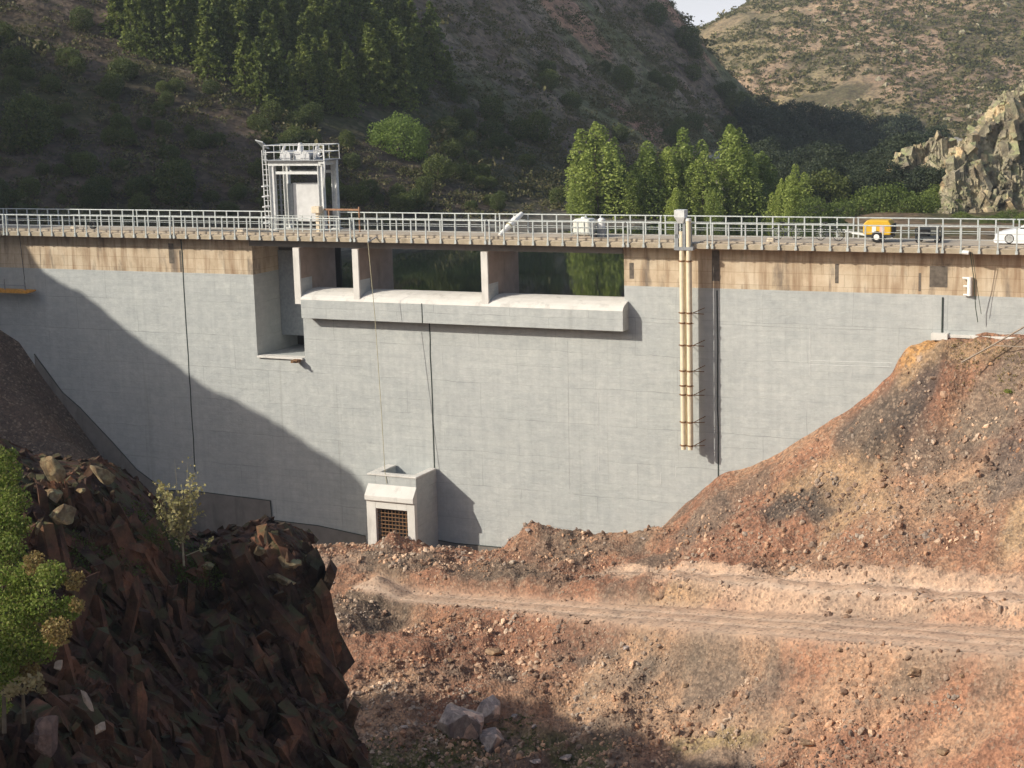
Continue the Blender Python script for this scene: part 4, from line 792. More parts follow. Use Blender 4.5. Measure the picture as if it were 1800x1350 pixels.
for a in ((460, (.3, .85), (.06, .16), (.05, .09), .33, .80, .08, .87, dirv, .06, .72), (1500, (.14, .45), (.03, .09), (.025, .06), .26, .80, .08, .88, dirv, .09, .7), (4200, (.04, .14), (.012, .035), (.012, .03), .255, .80, .08, .88, dirv, .12, .6), (260, (.05, .16), (.03, .08), (.03, .06), .235, .27, .08, .86, dirv, .3, .55), (1100, (.05, .18), (.03, .08), (.02, .05), .12, .25, .08, .90, dirv, .2, .7)):
    v_, f_ = slabs(A, n2, a[0], rg, *a[1:4], a[4], a[5], a[6], a[7], a[8], .15, a[10], a[9]); VV.append(v_); FF.append(f_ + off); off += len(v_)
crag = link('rock_crag', mesh_np('rock_crag', np.concatenate(VV), np.concatenate(FF), [M['slate']], False))
tag(crag, 'dark red slate crag rising in the lower left foreground', 'rock')
# lighter lichened blocks that crown the crag
M['pinkrock'] = rockmat('pinkish_weathered_rock', [(.3, (.10, .07, .06)), (.55, (.20, .14, .12)), (.8, (.30, .24, .21))], None, 2.)
def block(px_, py_, Y, w_, h_, seed, lab, rot=(0, 0, 0), mat=None, dep=.7):
    q = at(px_, py_, Y); s = Y / F_PX; me = boulder_mesh('rock_block', seed, mat or M['slatetop'], (w_ * s / 2, w_ * s / 2 * dep, h_ * s / 2), I4, .35, 5.)
    o = link('rock_block', me); o.location = q; o.rotation_euler = rot; return tag(o, lab, 'rock', 'rock blocks crowning the dark crag')
block(106, 908, 28.9, 62, 50, 21, 'pale angular block with a broad face below the crag top at left', (0, .45, .2))
block(95, 826, 29.8, 34, 62, 22, 'tilted brown lichened block standing at the top left of the crag', (0, -.35, .3))
block(182, 838, 30.4, 62, 32, 23, 'long tan slab sloping down to the right on the crag crest', (0, .75, .1))
block(92, 868, 29.4, 44, 34, 24, 'grey broken block between the tilted block and the pale block', (0, .2, .8))
block(76, 938, 28.7, 26, 44, 25, 'orange stained block left of and below the pale block', (0, .1, .5))
block(145, 862, 29.6, 22, 12, 26, 'small pinkish flake right of the grey broken block', (0, -.3, .1))
block(365, 994, 31.3, 44, 16, 27, 'pale ridge of rock lowest on the crag crest', (0, .1, .2))
block(418, 982, 31.7, 66, 22, 28, 'orange lit rock shoulder left of the eared stone', (0, .2, .1))
block(508, 988, 31.9, 66, 34, 29, 'knobbly lit rock top at the right end of the crag', (0, .3, .4))
block(492, 1018, 31.7, 70, 24, 30, 'fractured lit ledge just under the knobbly rock top', (0, .35, .6))
block(455, 968, 31.3, 30, 26, 31, 'squat pale stone with two upright slivers behind it', (0, 0, .3))
block(451, 947, 31.35, 7, 26, 32, 'left upright pale stone sliver on the crag crest', (0, -.25, 0)); block(467, 946, 31.4, 7, 28, 33, 'right upright pale stone sliver on the crag crest', (0, -.1, 0))
block(84, 1300, 20.9, 50, 84, 34, 'weathered pinkish boulder in the bottom left corner', (0, .1, .3), M['pinkrock']); block(152, 1232, 22.2, 14, 70, 35, 'thin pale quartz rib running down the shaded crag', (0, -.4, .2), M['boulder']); block(176, 1280, 22.2, 26, 28, 36, 'broken white blotched stone below the pale quartz rib', (0, .3, .2), M['boulder']); block(104, 1172, 22.8, 18, 28, 37, 'small pale stone at the top of the quartz rib', (0, .2, .4), M['boulder'])

# sunlit crags on the far right shore
def crag2(name, cr, Yb, drop, lab, seed, dep=12):
    net = []
    for x, y, Y in cr:
        t = at(x, y, Y); c = [t + np.array([4, dep, -drop]), t + np.array([2., dep * .6, -1.]), t]
        for f_ in (.12, .35, .65, 1): c.append(t + np.array([-4.5 * f_, -9 * f_, -drop * f_]))
        net.append(c)
    A = loft(net, 260, 220); n = normals(A); sgn = 1 if (n * np.array([-.4, -.8, .4])).sum(-1).mean() > 0 else -1; n *= sgn
    q = np.stack([A[..., 0] * .5, A[..., 1] * .45, A[..., 2] * .26], -1) + .25 * fbm(A * .4, 3, seed)[..., None]; c, g1 = facets(q, seed, 1.); c2, g2 = facets(q * 2.4 + 1.7, seed + 3, 1.); c3, g3 = facets(q * 5.5, seed + 7, 1.)
    A = A + n * (.62 * c + .34 * c2 + .16 * c3 - .22 * (1 - sm(g1, 0, .08)) + .8 * fbm(A * .22, 3, 2))[..., None]
    n2 = normals(A) * sgn; rg = np.random.default_rng(seed); V1, F1 = slabs(A, n2, 420, rg, (.35, .85), (.14, .36), (.10, .24), .25, .95, .02, .98, np.array([.15, -.1, -1.])); V2, F2 = slabs(A, n2, 2600, rg, (.10, .3), (.06, .16), (.05, .13), .24, .95, .02, .98, np.array([.15, -.1, -1.])); N0 = A.shape[0] * A.shape[1]
    o = link(name, mesh_np(name, np.concatenate([A.reshape(-1, 3), V1, V2]), np.concatenate([grid_faces(*A.shape[:2]) if sgn < 0 else grid_faces(*A.shape[:2])[:, ::-1], F1 + N0, F2 + N0 + len(V1)]), [M['bluff']], False)); return tag(o, lab, 'rock')
crag2('rock_crag', [(1655, 392, 137), (1672, 340, 138), (1684, 284, 139), (1708, 256, 140), (1738, 228, 141), (1770, 198, 142), (1800, 172, 143), (1850, 118, 146), (1920, 70, 150), (2020, 70, 156)], 0, 12, 'tall sunlit crag with yellow lichen at the far right', 44)
crag2('rock_crag', [(1550, 350, 156), (1563, 312, 156), (1586, 284, 157), (1612, 264, 158), (1645, 254, 159), (1672, 258, 160), (1700, 266, 163), (1730, 270, 166)], 0, 9, 'lower sunlit crag left of the tall crag', 52, 9)

# ================================================================== reservoir and the mountains behind
WZ = -3.25
def sheet(name, X, Y, Z, mat, col, label, kind='structure'):
    V = np.stack([X, Y, Z], -1).reshape(-1, 3)
    o = link(name, mesh_np(name, V, grid_faces(*X.shape), [mat], True, None, col.reshape(-1, 3))); return tag(o, label, name, None, kind) if False else tag(o, label, None, None, kind)
wv = []
c = [W(-75, 4.1, WZ), W(75, 4.1, WZ), np.array([130, 165, WZ]), np.array([-120, 165, WZ])]
o = link('water', mesh_np('water', c, [[0, 1, 2, 3]], [M['water']])); tag(o, 'still dark green reservoir water behind the dam', None, None, 'structure')
# left mountain
MP = [at(*p) for p in ((0, 374, 121), (0, 300, 127), (0, 150, 139), (0, 0, 152), (0, -200, 170), (-300, 374, 118), (-300, 0, 146), (300, 375, 125), (300, 250, 137), (300, 100, 151), (300, 0, 161), (300, -200, 180),
      (600, 376, 130), (600, 250, 146), (600, 100, 165), (600, 0, 180), (600, -200, 206), (850, 378, 138), (850, 250, 165), (850, 100, 195), (850, 0, 214), (850, -200, 252), (1050, 372, 152), (1050, 250, 190), (1050, 120, 230), (1050, 0, 262), (1150, 360, 168), (1150, 250, 210), (1150, 120, 252), (1150, 0, 288), (1100, -120, 300),
      (1168, 2, 294), (1182, 26, 296), (1215, 62, 299), (1250, 110, 302), (1300, 158, 306), (1360, 208, 310), (1420, 240, 314), (1460, 275, 300), (1500, 320, 280), (1250, 230, 268), (1350, 300, 262), (1250, 320, 222), (1400, 350, 236))]
MP += [np.array(p) for p in ((0, 118, -6), (-20, 112, -5), (-45, 104, 2), (20, 128, -6), (40, 128, -6), (10, 138, -3), (45, 190, -2), (60, 230, -2), (30, 160, -2.4), (90, 200, -1), (22, 148, -2.6), (10, 340, 8), (40, 360, 0), (62, 345, -4), (-60, 330, 60), (-20, 360, 30), (-90, 150, 30), (-110, 110, 30), (-100, 220, 70), (90, 300, -5), (90, 360, -5))]
MF = Field(MP, reg=.01)
def mount(x, y):
    z = MF(x, y); k = sm(z, -3.5, 1)
    far = sm(y, 130, 240)
    return z + k * ((.5 + 1.3 * far) * fbm(P2(x * .09, y * .09), 4, 3) + .5 * ridged(P2(x * .16, y * .16), 4, 8) * (.6 + far) + .25 * fbm(P2(x * .7, y * .7), 3, 5))
xg = np.linspace(-105, 100, 380); yg = np.linspace(103, 372, 430); X, Y = np.meshgrid(xg, yg, indexing='ij')
Zm = mount(X, Y)
sn_ = (X - O[0]) * NX[0] + (Y - O[1]) * NX[1]; Zm = np.where(sn_ < 6.5, np.minimum(Zm, -6), Zm); Zm = np.where(sn_ < 4.2, -60, Zm)
ca = fbm(P2(X * .05, Y * .05), 4, 12); cb2 = fbm(P2(X * .2, Y * .2), 4, 22)
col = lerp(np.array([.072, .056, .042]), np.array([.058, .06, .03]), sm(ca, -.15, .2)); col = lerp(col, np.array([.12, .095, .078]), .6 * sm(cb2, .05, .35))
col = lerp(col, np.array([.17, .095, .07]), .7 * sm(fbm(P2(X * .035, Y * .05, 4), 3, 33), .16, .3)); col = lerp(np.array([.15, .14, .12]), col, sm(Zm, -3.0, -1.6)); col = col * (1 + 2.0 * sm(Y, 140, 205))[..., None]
sheet('mountain', X, Y, Zm, M['slope'], col, 'dark shaded mountainside beyond the reservoir')
def on_mount(x, y, Y0=112, Y1=330):
    Ys = np.linspace(Y0, Y1, 700); r = ray(x, y); q = CAM + r / r[1] * Ys[:, None]; h = mount(q[:, 0], q[:, 1]) - q[:, 2]; i = np.argmax(h > 0); return q[i] if h[i] > 0 else None
# far hill
HP = [at(*p) for p in ((1150, 110, 470), (1215, 70, 474), (1260, 44, 478), (1300, 20, 482), (1400, -46, 500), (1600, -200, 530), (1900, -380, 560), (1240, 120, 440), (1300, 120, 430), (1400, 150, 410), (1500, 150, 405), (1600, 120, 410), (1800, 80, 415), (1420, 240, 370), (1500, 290, 350), (1600, 290, 345), (1750, 260, 345), (1900, 220, 345), (1400, 40, 452), (1600, 0, 455), (1800, -60, 465), (2100, -200, 480), (2100, 200, 360), (1300, 230, 400), (1150, 220, 540), (1215, 170, 540), (1300, 130, 560), (1400, 60, 580), (1600, -60, 610), (1100, 200, 500))]
HP += [np.array(p) for p in ((40, 300, -8), (100, 300, -8), (180, 300, -2), (300, 640, 120), (300, 420, 60), (-20, 520, -10), (260, 320, 10))]
HF = Field(HP, reg=.01, scale=50)
def hill(x, y): return HF(x, y) + 2.2 * fbm(P2(x * .035, y * .035), 4, 71) + 1.3 * ridged(P2(x * .05, y * .03), 4, 73) + .5 * fbm(P2(x * .3, y * .3), 3, 75)
xg = np.linspace(-10, 270, 330); yg = np.linspace(300, 620, 330); X, Y = np.meshgrid(xg, yg, indexing='ij'); Zh = hill(X, Y)
ca = fbm(P2(X * .03, Y * .03), 5, 14); cb2 = fbm(P2(X * .09, Y * .09), 4, 24)
col = lerp(np.array([.30, .215, .15]), np.array([.245, .205, .12]), sm(ca, -.2, .2)); col = lerp(col, np.array([.085, .08, .045]), .8 * sm(cb2, -.05, .3)); col = lerp(col, np.array([.38, .27, .19]), .7 * sm(fbm(P2(X * .05, Y * .05, 5), 4, 35), .12, .32))
# a thin path climbing the far hill
pth = np.array([at(x, y, Y) for x, y, Y in ((1335, 0, 470), (1390, 14, 462), (1450, 22, 458), (1510, 30, 452), (1600, 22, 450), (1700, 8, 452))])
dp = np.full(X.shape, 1e9)
for a, b in zip(pth[:-1], pth[1:]):
    d = b[:2] - a[:2]; k = np.clip(((X - a[0]) * d[0] + (Y - a[1]) * d[1]) / (d @ d), 0, 1); dp = np.minimum(dp, np.hypot(X - a[0] - k * d[0], Y - a[1] - k * d[1]))
col = lerp(col, np.array([.42, .31, .20]), .8 * (1 - sm(dp, 1.0, 2.6)))
sheet('hill', X, Y, Zh, M['slope'], col, 'sunlit dry hillside dotted with scrub in the distance')
# right bank ground behind the dam, under the crags
xg = np.linspace(24, 130, 90); yg = np.linspace(92, 190, 90); X, Y = np.meshgrid(xg, yg, indexing='ij')
Zr = -3.7 + sm(X - 18 - (Y - 100) * .2, -4, 6) * .8 - 3 * sm(18 + (Y - 100) * .2 - X, 0, 5) + .25 * fbm(P2(X * .2, Y * .2), 4, 6) + np.clip(X - 45, 0, 60) * .3
sn_ = (X - O[0]) * NX[0] + (Y - O[1]) * NX[1]; Zr = np.where(sn_ < 6, -6, Zr); Zr = np.where(sn_ < 4.2, -60, Zr)
col = lerp(np.array([.17, .125, .08]), np.array([.09, .085, .04]), sm(fbm(P2(X * .2, Y * .2), 3, 5), -.2, .2))
sheet('shore', X, Y, Zr, M['slope'], col, 'rocky right shore of the reservoir')

# ------------------------------------------------------------------ the high left bank outside the frame: unseen, its crest shaped to throw the big shadow
def uv(q): q = np.asarray(q, float); return q[..., :2] @ PH, q[..., 2] + TANS * (q[..., :2] @ HH)
crest = []
for x, y in ((60, 455), (72, 474), (140, 513), (205, 562), (270, 615), (350, 672), (430, 713), (500, 750), (560, 792), (610, 826), (645, 856)): crest.append(uv(W(*hit(x, y, FACE))))
for x, y in ((620, 1226), (700, 1228), (780, 1222), (820, 1226), (930, 1240), (1000, 1262), (1060, 1280), (1110, 1268), (1150, 1300), (1210, 1325), (1300, 1345)): crest.append(uv(on_ground(x, y)[0]))
cu = np.array([float(c[0]) for c in crest]); cv = np.array([float(c[1]) for c in crest]); od = np.argsort(cu); cu, cv = cu[od], cv[od]
gi = int(np.argmax(cu > 80)); cu = np.r_[cu[:gi], cu[gi - 1] + 1.2, 90.3, cu[gi:]]; cv = np.r_[cv[:gi], -13.5, -12.5, cv[gi:]]
CU = np.r_[-80, -20, 8, 17, 25, 29, 33, 40, 50, cu, cu[-1] + 1.5, cu[-1] + 5, cu[-1] + 10, 130, 150, 180, 220]
CV = np.r_[4, 4, 3.2, 3.5, 3.0, 2.55, 2.3, 1.6, 1.0, cv, cv[-1] + 3, cv[-1] + 12, cv[-1] + 17, 22, 20, 18, 15]
ug = np.linspace(-80, 220, 1500); S0 = -25.
vg = np.interp(ug, CU, CV); vg = vg + (.25 * fbm(P2(ug * .5, 0 * ug), 4, 2) + .10 * fbm(P2(ug * 2.5, 0 * ug), 3, 4)) * np.interp(ug, [40, 50, 72, 76, 112, 120], [.4, 2.4, 2.4, 1, 1.2, 4])
sl = np.array([-160, -110, -70, -40, -18, -9, -4, -1.5, 0, 1.2, 2.5, 4, 5.5, 7, 8.5, 10]); dz = np.array([-60, -30, -18, -11, -5, -2.6, -1.2, -.4, 0, -4, -9, -15, -22, -30, -40, -55.])
Ux, Sx = np.meshgrid(ug, sl, indexing='ij'); Hx = vg[:, None] - TANS * S0 + dz[None] + np.where(np.abs(sl) < .1, 0, .8)[None] * fbm(P2(Ux * .3, Sx * .3), 3, 9) * .8
XY = Ux[..., None] * PH + (S0 + Sx)[..., None] * HH
col = lerp(np.array([.12, .09, .07]), np.array([.08, .08, .045]), sm(fbm(P2(Ux * .2, Sx * .2), 3, 5), -.2, .2))
o = link('hillside', mesh_np('hillside', np.concatenate([XY, Hx[..., None]], -1).reshape(-1, 3), grid_faces(*Ux.shape), [M['slope']], True, None, col.reshape(-1, 3))); tag(o, 'steep unseen left bank beyond the left edge of the view, shaped to cast shade', None, None, 'structure')

# ================================================================== vegetation
def quads(P, size, rng, up_bias=0., asp=1.3):
    n = len(P); a = rng.normal(size=(n, 3)); a[:, 2] += up_bias; a /= np.linalg.norm(a, axis=1, keepdims=True)
    b = np.cross(a, rng.normal(size=(n, 3))); b /= np.linalg.norm(b, axis=1, keepdims=True); c = np.cross(a, b)
    s = (np.asarray(size) * rng.uniform(.6, 1.25, n))[:, None] if np.ndim(size) == 0 else (size * rng.uniform(.6, 1.25, n))[:, None]
    V = np.stack([P - b * s * asp * .5, P + c * s * .5, P + b * s * asp * .5, P - c * s * .5], 1)
    return V.reshape(-1, 3), np.arange(4 * n).reshape(n, 4)
def shell(rng, n, lo=.55): d = rng.normal(size=(n, 3)); d /= np.linalg.norm(d, axis=1, keepdims=True); return d * rng.uniform(lo, 1, (n, 1)) ** .6
def crown_poplar(seed, n=9500):
    r = np.random.default_rng(seed); out = []
    pl = [(0, 0, 0, 1.0, .085)] + [(r.uniform(-.2, .2), r.uniform(-.18, .18), 0, r.uniform(.5, .97), r.uniform(.055, .085)) for _ in range(11)]
    for x, y, z0, h, rr in pl:
        m = int(n * (h * rr) / sum(p[3] * p[4] for p in pl)); t = r.uniform(.06, 1, m) ** .9; prof = np.sin(np.clip(t, 0, 1) ** .95 * math.pi) ** .5 * (1 - .12 * t) + .06
        prof = prof * (1 + .3 * np.sin(t * 26 + r.uniform(0, 6)) * r.uniform(.5, 1)); a = r.uniform(0, 6.283, m); q = np.sqrt(r.uniform(.25, 1, m)) * prof * rr * 1.25
        out.append(np.c_[x * (1 - .3 * t) + q * np.cos(a), y * (1 - .3 * t) + q * np.sin(a), z0 + t * h])
    P = np.concatenate(out); V, Fq = quads(P, .017, r); return V, Fq
def crown_clumps(seed, n=2600, k=26, w_=.5, h0=.25, leaf=.028, flat=.8, top=1.):
    r = np.random.default_rng(seed); P = []
    for i in range(k):
        d = shell(r, 1, .3)[0]; c = np.array([d[0] * w_ * .72, d[1] * w_ * .72, h0 + (top - h0) * (.5 + .46 * d[2])]); rr = r.uniform(.10, .2) * w_ * 1.25
        P.append(c + shell(r, n // k, .45) * rr * np.array([1, 1, flat]))
    return quads(np.concatenate(P), leaf, r)
def crown_dome(seed, n, w_, h0, leaf, flat=1.):
    r = np.random.default_rng(seed); d = shell(r, n, 1.); q = d * (1 + .30 * fbm(d * 2.0 + seed, 3, seed) + .22 * fbm(d * 5 + seed, 2, seed + 3))[:, None] * r.uniform(.45, 1, (n, 1)) ** .5
    P = np.c_[q[:, 0] * w_ * .5, q[:, 1] * w_ * .5, h0 + (1 - h0) * .5 * (1 + q[:, 2] * .95)]; return quads(P, leaf, r)
def crown_pine(seed, n=2300):
    r = np.random.default_rng(seed); P = []; S = []
    L = 15
    for i in range(L):
        t = i / (L - 1); z = .10 + .88 * t; R = (.27 * (1 - t) ** .8 + .03) * r.uniform(.75, 1.2); nb = max(4, int(9 * (1 - t) + 3))
        for b in range(nb):
            a = r.uniform(0, 6.283); m = max(4, int(n / (L * nb) * 1.2)); q = r.uniform(.15, 1, m) * R * r.uniform(.7, 1.15)
            P.append(np.c_[q * math.cos(a) + r.normal(0, .012, m), q * math.sin(a) + r.normal(0, .012, m), z - q * .28 + r.normal(0, .014, m)])
    P = np.concatenate(P); return quads(P, .036, r, .3)
def trunk(seed, h=.5, r0=.03, limbs=6, spread=.25, r1=.01):
    r = random.Random(seed); m = MB(); m.tube((0, 0, -.05), (.01, 0, h * .5), r0, 7, r0 * .75); m.tube((.01, 0, h * .5), (0, .01, h), r0 * .75, 7, r1)
    for i in range(limbs):
        z = h * r.uniform(.35, .95); a = r.uniform(0, 6.28); l = spread * r.uniform(.6, 1); m.tube((0, 0, z), (math.cos(a) * l, math.sin(a) * l, z + l * r.uniform(.5, 1.1)), r0 * .35, 5, r0 * .1)
    return m
def to_mesh(mb, name, mat):
    me = bpy.data.meshes.new(name); me.from_pydata(mb.v, [], mb.f); me.materials.append(mat); return me
def crown(name, vf, mat): return mesh_np(name, vf[0], vf[1], [mat])
MT = {
 'poplar': [(crown('poplar_crown', crown_poplar(i), M['poplar']), to_mesh(trunk(i, .8, .016, 8, .1, .003), 'trunk', M['bark'])) for i in range(5)],
 'pine': [(crown('pine_crown', crown_pine(i + 20), M['pine']), to_mesh(trunk(i, .95, .014, 0, .1, .002), 'trunk', M['bark'])) for i in range(5)],
 'oak': [(crown('oak_crown', crown_dome(i + 40, 4600, .85, .02, .035), M['broad']), to_mesh(trunk(i, .55, .03), 'trunk', M['bark'])) for i in range(5)],
 'shade_oak': [(crown('shade_oak_crown', crown_dome(i + 140, 4600, .85, .02, .035), M['shade_oak']), to_mesh(trunk(i, .55, .03), 'trunk', M['bark'])) for i in range(4)],
 'bushy': [(crown('bush_crown', crown_dome(i + 60, 5200, 1.15, -.05, .033), M['shore']), to_mesh(trunk(i, .4, .025), 'trunk', M['bark'])) for i in range(4)],
 'pale': [(crown('pale_crown', crown_dome(81, 10000, 1.0, .05, .027), M['pale']), to_mesh(trunk(5, .55, .03), 'trunk', M['bark']))]}
RT = random.Random(4)
def tree(kind, loc, h, label, group, i=None, wd=1., name=None, parts=True):
    nm = name or {'poplar': 'poplar_tree', 'pine': 'pine_tree', 'oak': 'oak_tree', 'shade_oak': 'oak_tree', 'bushy': 'bush', 'pale': 'willow_tree'}[kind]
    cm, tm = MT[kind][RT.randrange(len(MT[kind])) if i is None else i % len(MT[kind])]
    t = wthing(nm, label, 'bush' if nm == 'bush' else 'tree', loc, group); t.scale = (h * wd, h * wd, h); t.rotation_euler = (0, 0, RT.uniform(0, 6.28))
    link('crown', cm, t); link('trunk', tm, t); return t
def tree_px(kind, x, ytop, ybot, Y, label, group, wd=1., i=None, name=None):
    b = at(x, ybot, Y); return tree(kind, b, (ybot - ytop) * Y / F_PX * 1.01, label, group, i, wd, name)
# poplars on the shore
PG = 'poplars behind the dam'
for a in ((1050, 218, 400, 142, 1.0, 0, 'leftmost tall poplar with several narrow spires, standing apart from the row'), (1085, 268, 398, 144, .8, 1, 'shorter dark poplar close to the right side of the leftmost tall poplar'), (1022, 305, 402, 141, .8, 3, 'low slim poplar at the left foot of the leftmost tall poplar'),
          (1140, 250, 400, 143, 1.05, 2, 'broad round topped poplar in the middle of the gap after the leftmost spires'), (1112, 300, 404, 141, .9, 4, 'low poplar filling the left foot of the broad round topped poplar'), (1202, 228, 402, 145, .95, 3, 'pointed poplar between the broad poplar and the tallest spire'), (1172, 262, 405, 143, .9, 0, 'poplar tucked against the left side of the pointed poplar'),
          (1236, 268, 404, 142, .95, 1, 'bushy poplar left of the tallest spire'), (1284, 222, 402, 144, .95, 4, 'tallest poplar spire right of the pipe hopper'), (1312, 260, 402, 146, 1.0, 2, 'rounded poplar leaning against the right side of the tallest spire'), (1340, 268, 402, 147, .95, 0, 'poplar at the right end of the dense row'),
          (1398, 290, 402, 140, .95, 3, 'separate pointed poplar right of the dense row'), (1374, 315, 404, 141, .9, 1, 'small poplar at the left foot of the separate pointed poplar'), (1190, 330, 408, 139, 1.0, 2, 'young low poplar in front of the row behind the pipe hopper'), (1255, 335, 408, 139, 1.0, 4, 'young low poplar in front of the tallest spire')):
    tree_px('poplar', a[0], a[1], a[2], a[3], a[6], PG, a[4] * 1.42, a[5])
# shore trees and bushes behind the right end
SG = 'green bushes along the right shore'
for a in ((1450, 300, 400, 150, 1.0, 'oak', 'rounded dark tree between the separate poplar and the right bushes'), (1490, 312, 400, 152, .9, 'oak', 'dark rounded tree just right of the rounded tree by the separate poplar'), (1530, 330, 402, 140, 1.1, 'bushy', 'bright green bush behind the railing left of the compressor'), (1565, 322, 402, 139, 1.1, 'bushy', 'tall bright green bush behind the yellow compressor'), (1600, 340, 402, 138, 1.1, 'bushy', 'dark green bush just right of the compressor'),
          (1635, 340, 402, 138, 1.0, 'bushy', 'dark green bush below the lower sunlit crag'), (1668, 352, 402, 137, 1.0, 'bushy', 'low dark bush at the right end of the shore bushes'), (1430, 345, 405, 138, 1.0, 'bushy', 'low bush at the right foot of the separate poplar'), (1478, 350, 405, 138, 1.0, 'bushy', 'low bush under the dark rounded trees'), (1775, 368, 410, 128, 1.0, 'bushy', 'bright low bush at the foot of the tall crag near the right edge'), (1735, 380, 412, 126, .9, 'bushy', 'small bush at the foot of the tall crag, left of the bright low bush'), (1800, 372, 410, 127, 1.0, 'bushy', 'bush cut by the right edge at the foot of the tall crag')):
    tree_px(a[5], a[0], a[1], a[2], a[3], a[6], SG, a[4])
CG = 'bushes growing at the foot of the tall crag'
for a in ((1690, 372, 402, 133, 'rounded bush at the left foot of the tall crag'), (1716, 380, 404, 131, 'low bush left of centre at the foot of the tall crag'), (1757, 374, 404, 129, 'wide bush right of centre at the foot of the tall crag'), (1648, 330, 392, 141, 'bush in the gap between the two sunlit crags'), (1672, 318, 385, 142, 'taller bush against the left edge of the tall crag')):
    tree_px('bushy', a[0], a[1], a[2], a[3], a[4], CG, 1.2)
tree_px('pale', 702, 206, 305, 148, 'light green rounded tree standing out on the dark slope behind the dam', None, 1.08)
def slope_tree(kind, x, y, hpx, label, group, wd=1., sink=.04):
    q = on_mount(x, y)
    if q is None: return
    h = hpx * q[1] / F_PX; tree(kind, q - np.array([0, 0, h * sink]), h, label, group, None, wd)
# single trees one can point out on the dark slope
for a in (('oak', 50, 265, 105, 'rounded green tree alone on the slope at the far left', 1.0), ('oak', 310, 362, 88, 'rounded dark green tree above the railing left of the gantry', 1.0), ('pine', 458, 185, 120, 'slim pale conifer standing apart above the gantry', .9), ('pine', 365, 105, 110, 'tall conifer left of the dense plantation', 1.0), ('oak', 480, 215, 40, 'small lit oak right below the slim pale conifer', 1.2), ('oak', 550, 220, 42, 'lit round oak above and right of the gantry', 1.2), ('oak', 310, 105, 48, 'small round tree left of the tall conifer', 1.0), ('oak', 255, 75, 40, 'spreading pale oak high on the slope at left', 1.3), ('oak', 145, 55, 45, 'yellowish bush high on the slope near the left corner', 1.1), ('oak', 945, 250, 56, 'dark round tree in the middle of the slope left of the poplars', 1.0), ('oak', 865, 215, 50, 'green oak above and right of the light green tree', 1.1), ('oak', 770, 320, 50, 'low olive bush right of the light green tree', 1.3), ('oak', 610, 262, 34, 'small yellow green bush left of the light green tree', 1.0), ('oak', 150, 310, 46, 'low bush right of the lone rounded tree at the far left', 1.2), ('oak', 240, 350, 40, 'low bush left of the dark green tree by the gantry', 1.2), ('oak', 875, 372, 34, 'small bush just above the railing left of the poplars', 1.0), ('oak', 980, 365, 38, 'small bush at the foot of the slope beside the leftmost poplar', 1.0)):
    slope_tree(a[0], a[1], a[2], a[3], a[4], 'single trees on the dark slope', a[5])
# shrubs over the slope left of the plantation
for i in range(190):
    x = RT.uniform(-20, 900); y = RT.uniform(60, 375)
    if y < np.interp(x, [0, 200, 330, 450, 560, 760, 900], [40, 95, 130, 200, 225, 215, 230]) or (abs(x - 700) < 75 and y < 345 and y > 200): continue
    slope_tree('oak', x, y + 8, RT.uniform(18, 44), 'dark shrub growing on the shaded slope left of and below the plantation', 'shrubs on the shaded slope', RT.uniform(1, 1.5), .15)
# the conifer plantation
for i in range(210):
    x = RT.uniform(200, 770); y = RT.uniform(-25, 190)
    lim = np.interp(x, [200, 330, 450, 560, 700, 760], [70, 100, 175, 190, 190, 130])
    if y > lim or (x > 600 and y < (x - 600) * .45): continue
    slope_tree('pine', x, y + 20, RT.uniform(75, 120), 'dark green conifer in the dense plantation at the upper left of the mountainside', 'conifers of the plantation', RT.uniform(.9, 1.25))
for x, y, h in ((640, 130, 92), (665, 140, 84), (690, 150, 80), (715, 150, 76), (740, 146, 84), (765, 145, 92), (790, 160, 70), (625, 60, 70)):
    slope_tree('pine', x, y, h, 'lit conifer at the right edge of the plantation', 'conifers along the plantation edge', 1.15)
for i in range(85):
    x = RT.uniform(620, 1380); y = RT.uniform(20, 350)
    if y < np.interp(x, [620, 1165, 1420], [190, 40, 260]) or abs(x - 700) < 70 and 190 < y < 330: continue
    slope_tree('oak', x, y, RT.uniform(22, 44), 'small dark tree scattered over the shaded slope right of the plantation', 'small trees scattered on the dark slope', RT.uniform(1, 1.4))
for i in range(190):
    x = RT.uniform(1310, 1660); y = RT.uniform(225, 385)
    if y < np.interp(x, [1310, 1420, 1500, 1660], [225, 238, 258, 268]): continue
    q = on_mount(x, y)
    if q is None or q[1] < 150: continue
    tree('shade_oak', q - np.array([0, 0, .3]), RT.uniform(42, 72) * q[1] / F_PX, 'tree with shade painted into its leaves in the grove at the foot of the far hill', 'grove trees at the valley bend', None, RT.uniform(.9, 1.25))
for x, y in ((1342, 195), (1420, 205), (1440, 212), (1368, 215)): tree('shade_oak', at(x, y + 25, 302), 5.2, 'dark round tree on the skyline spur above the grove', 'spur trees', None, 1.0)

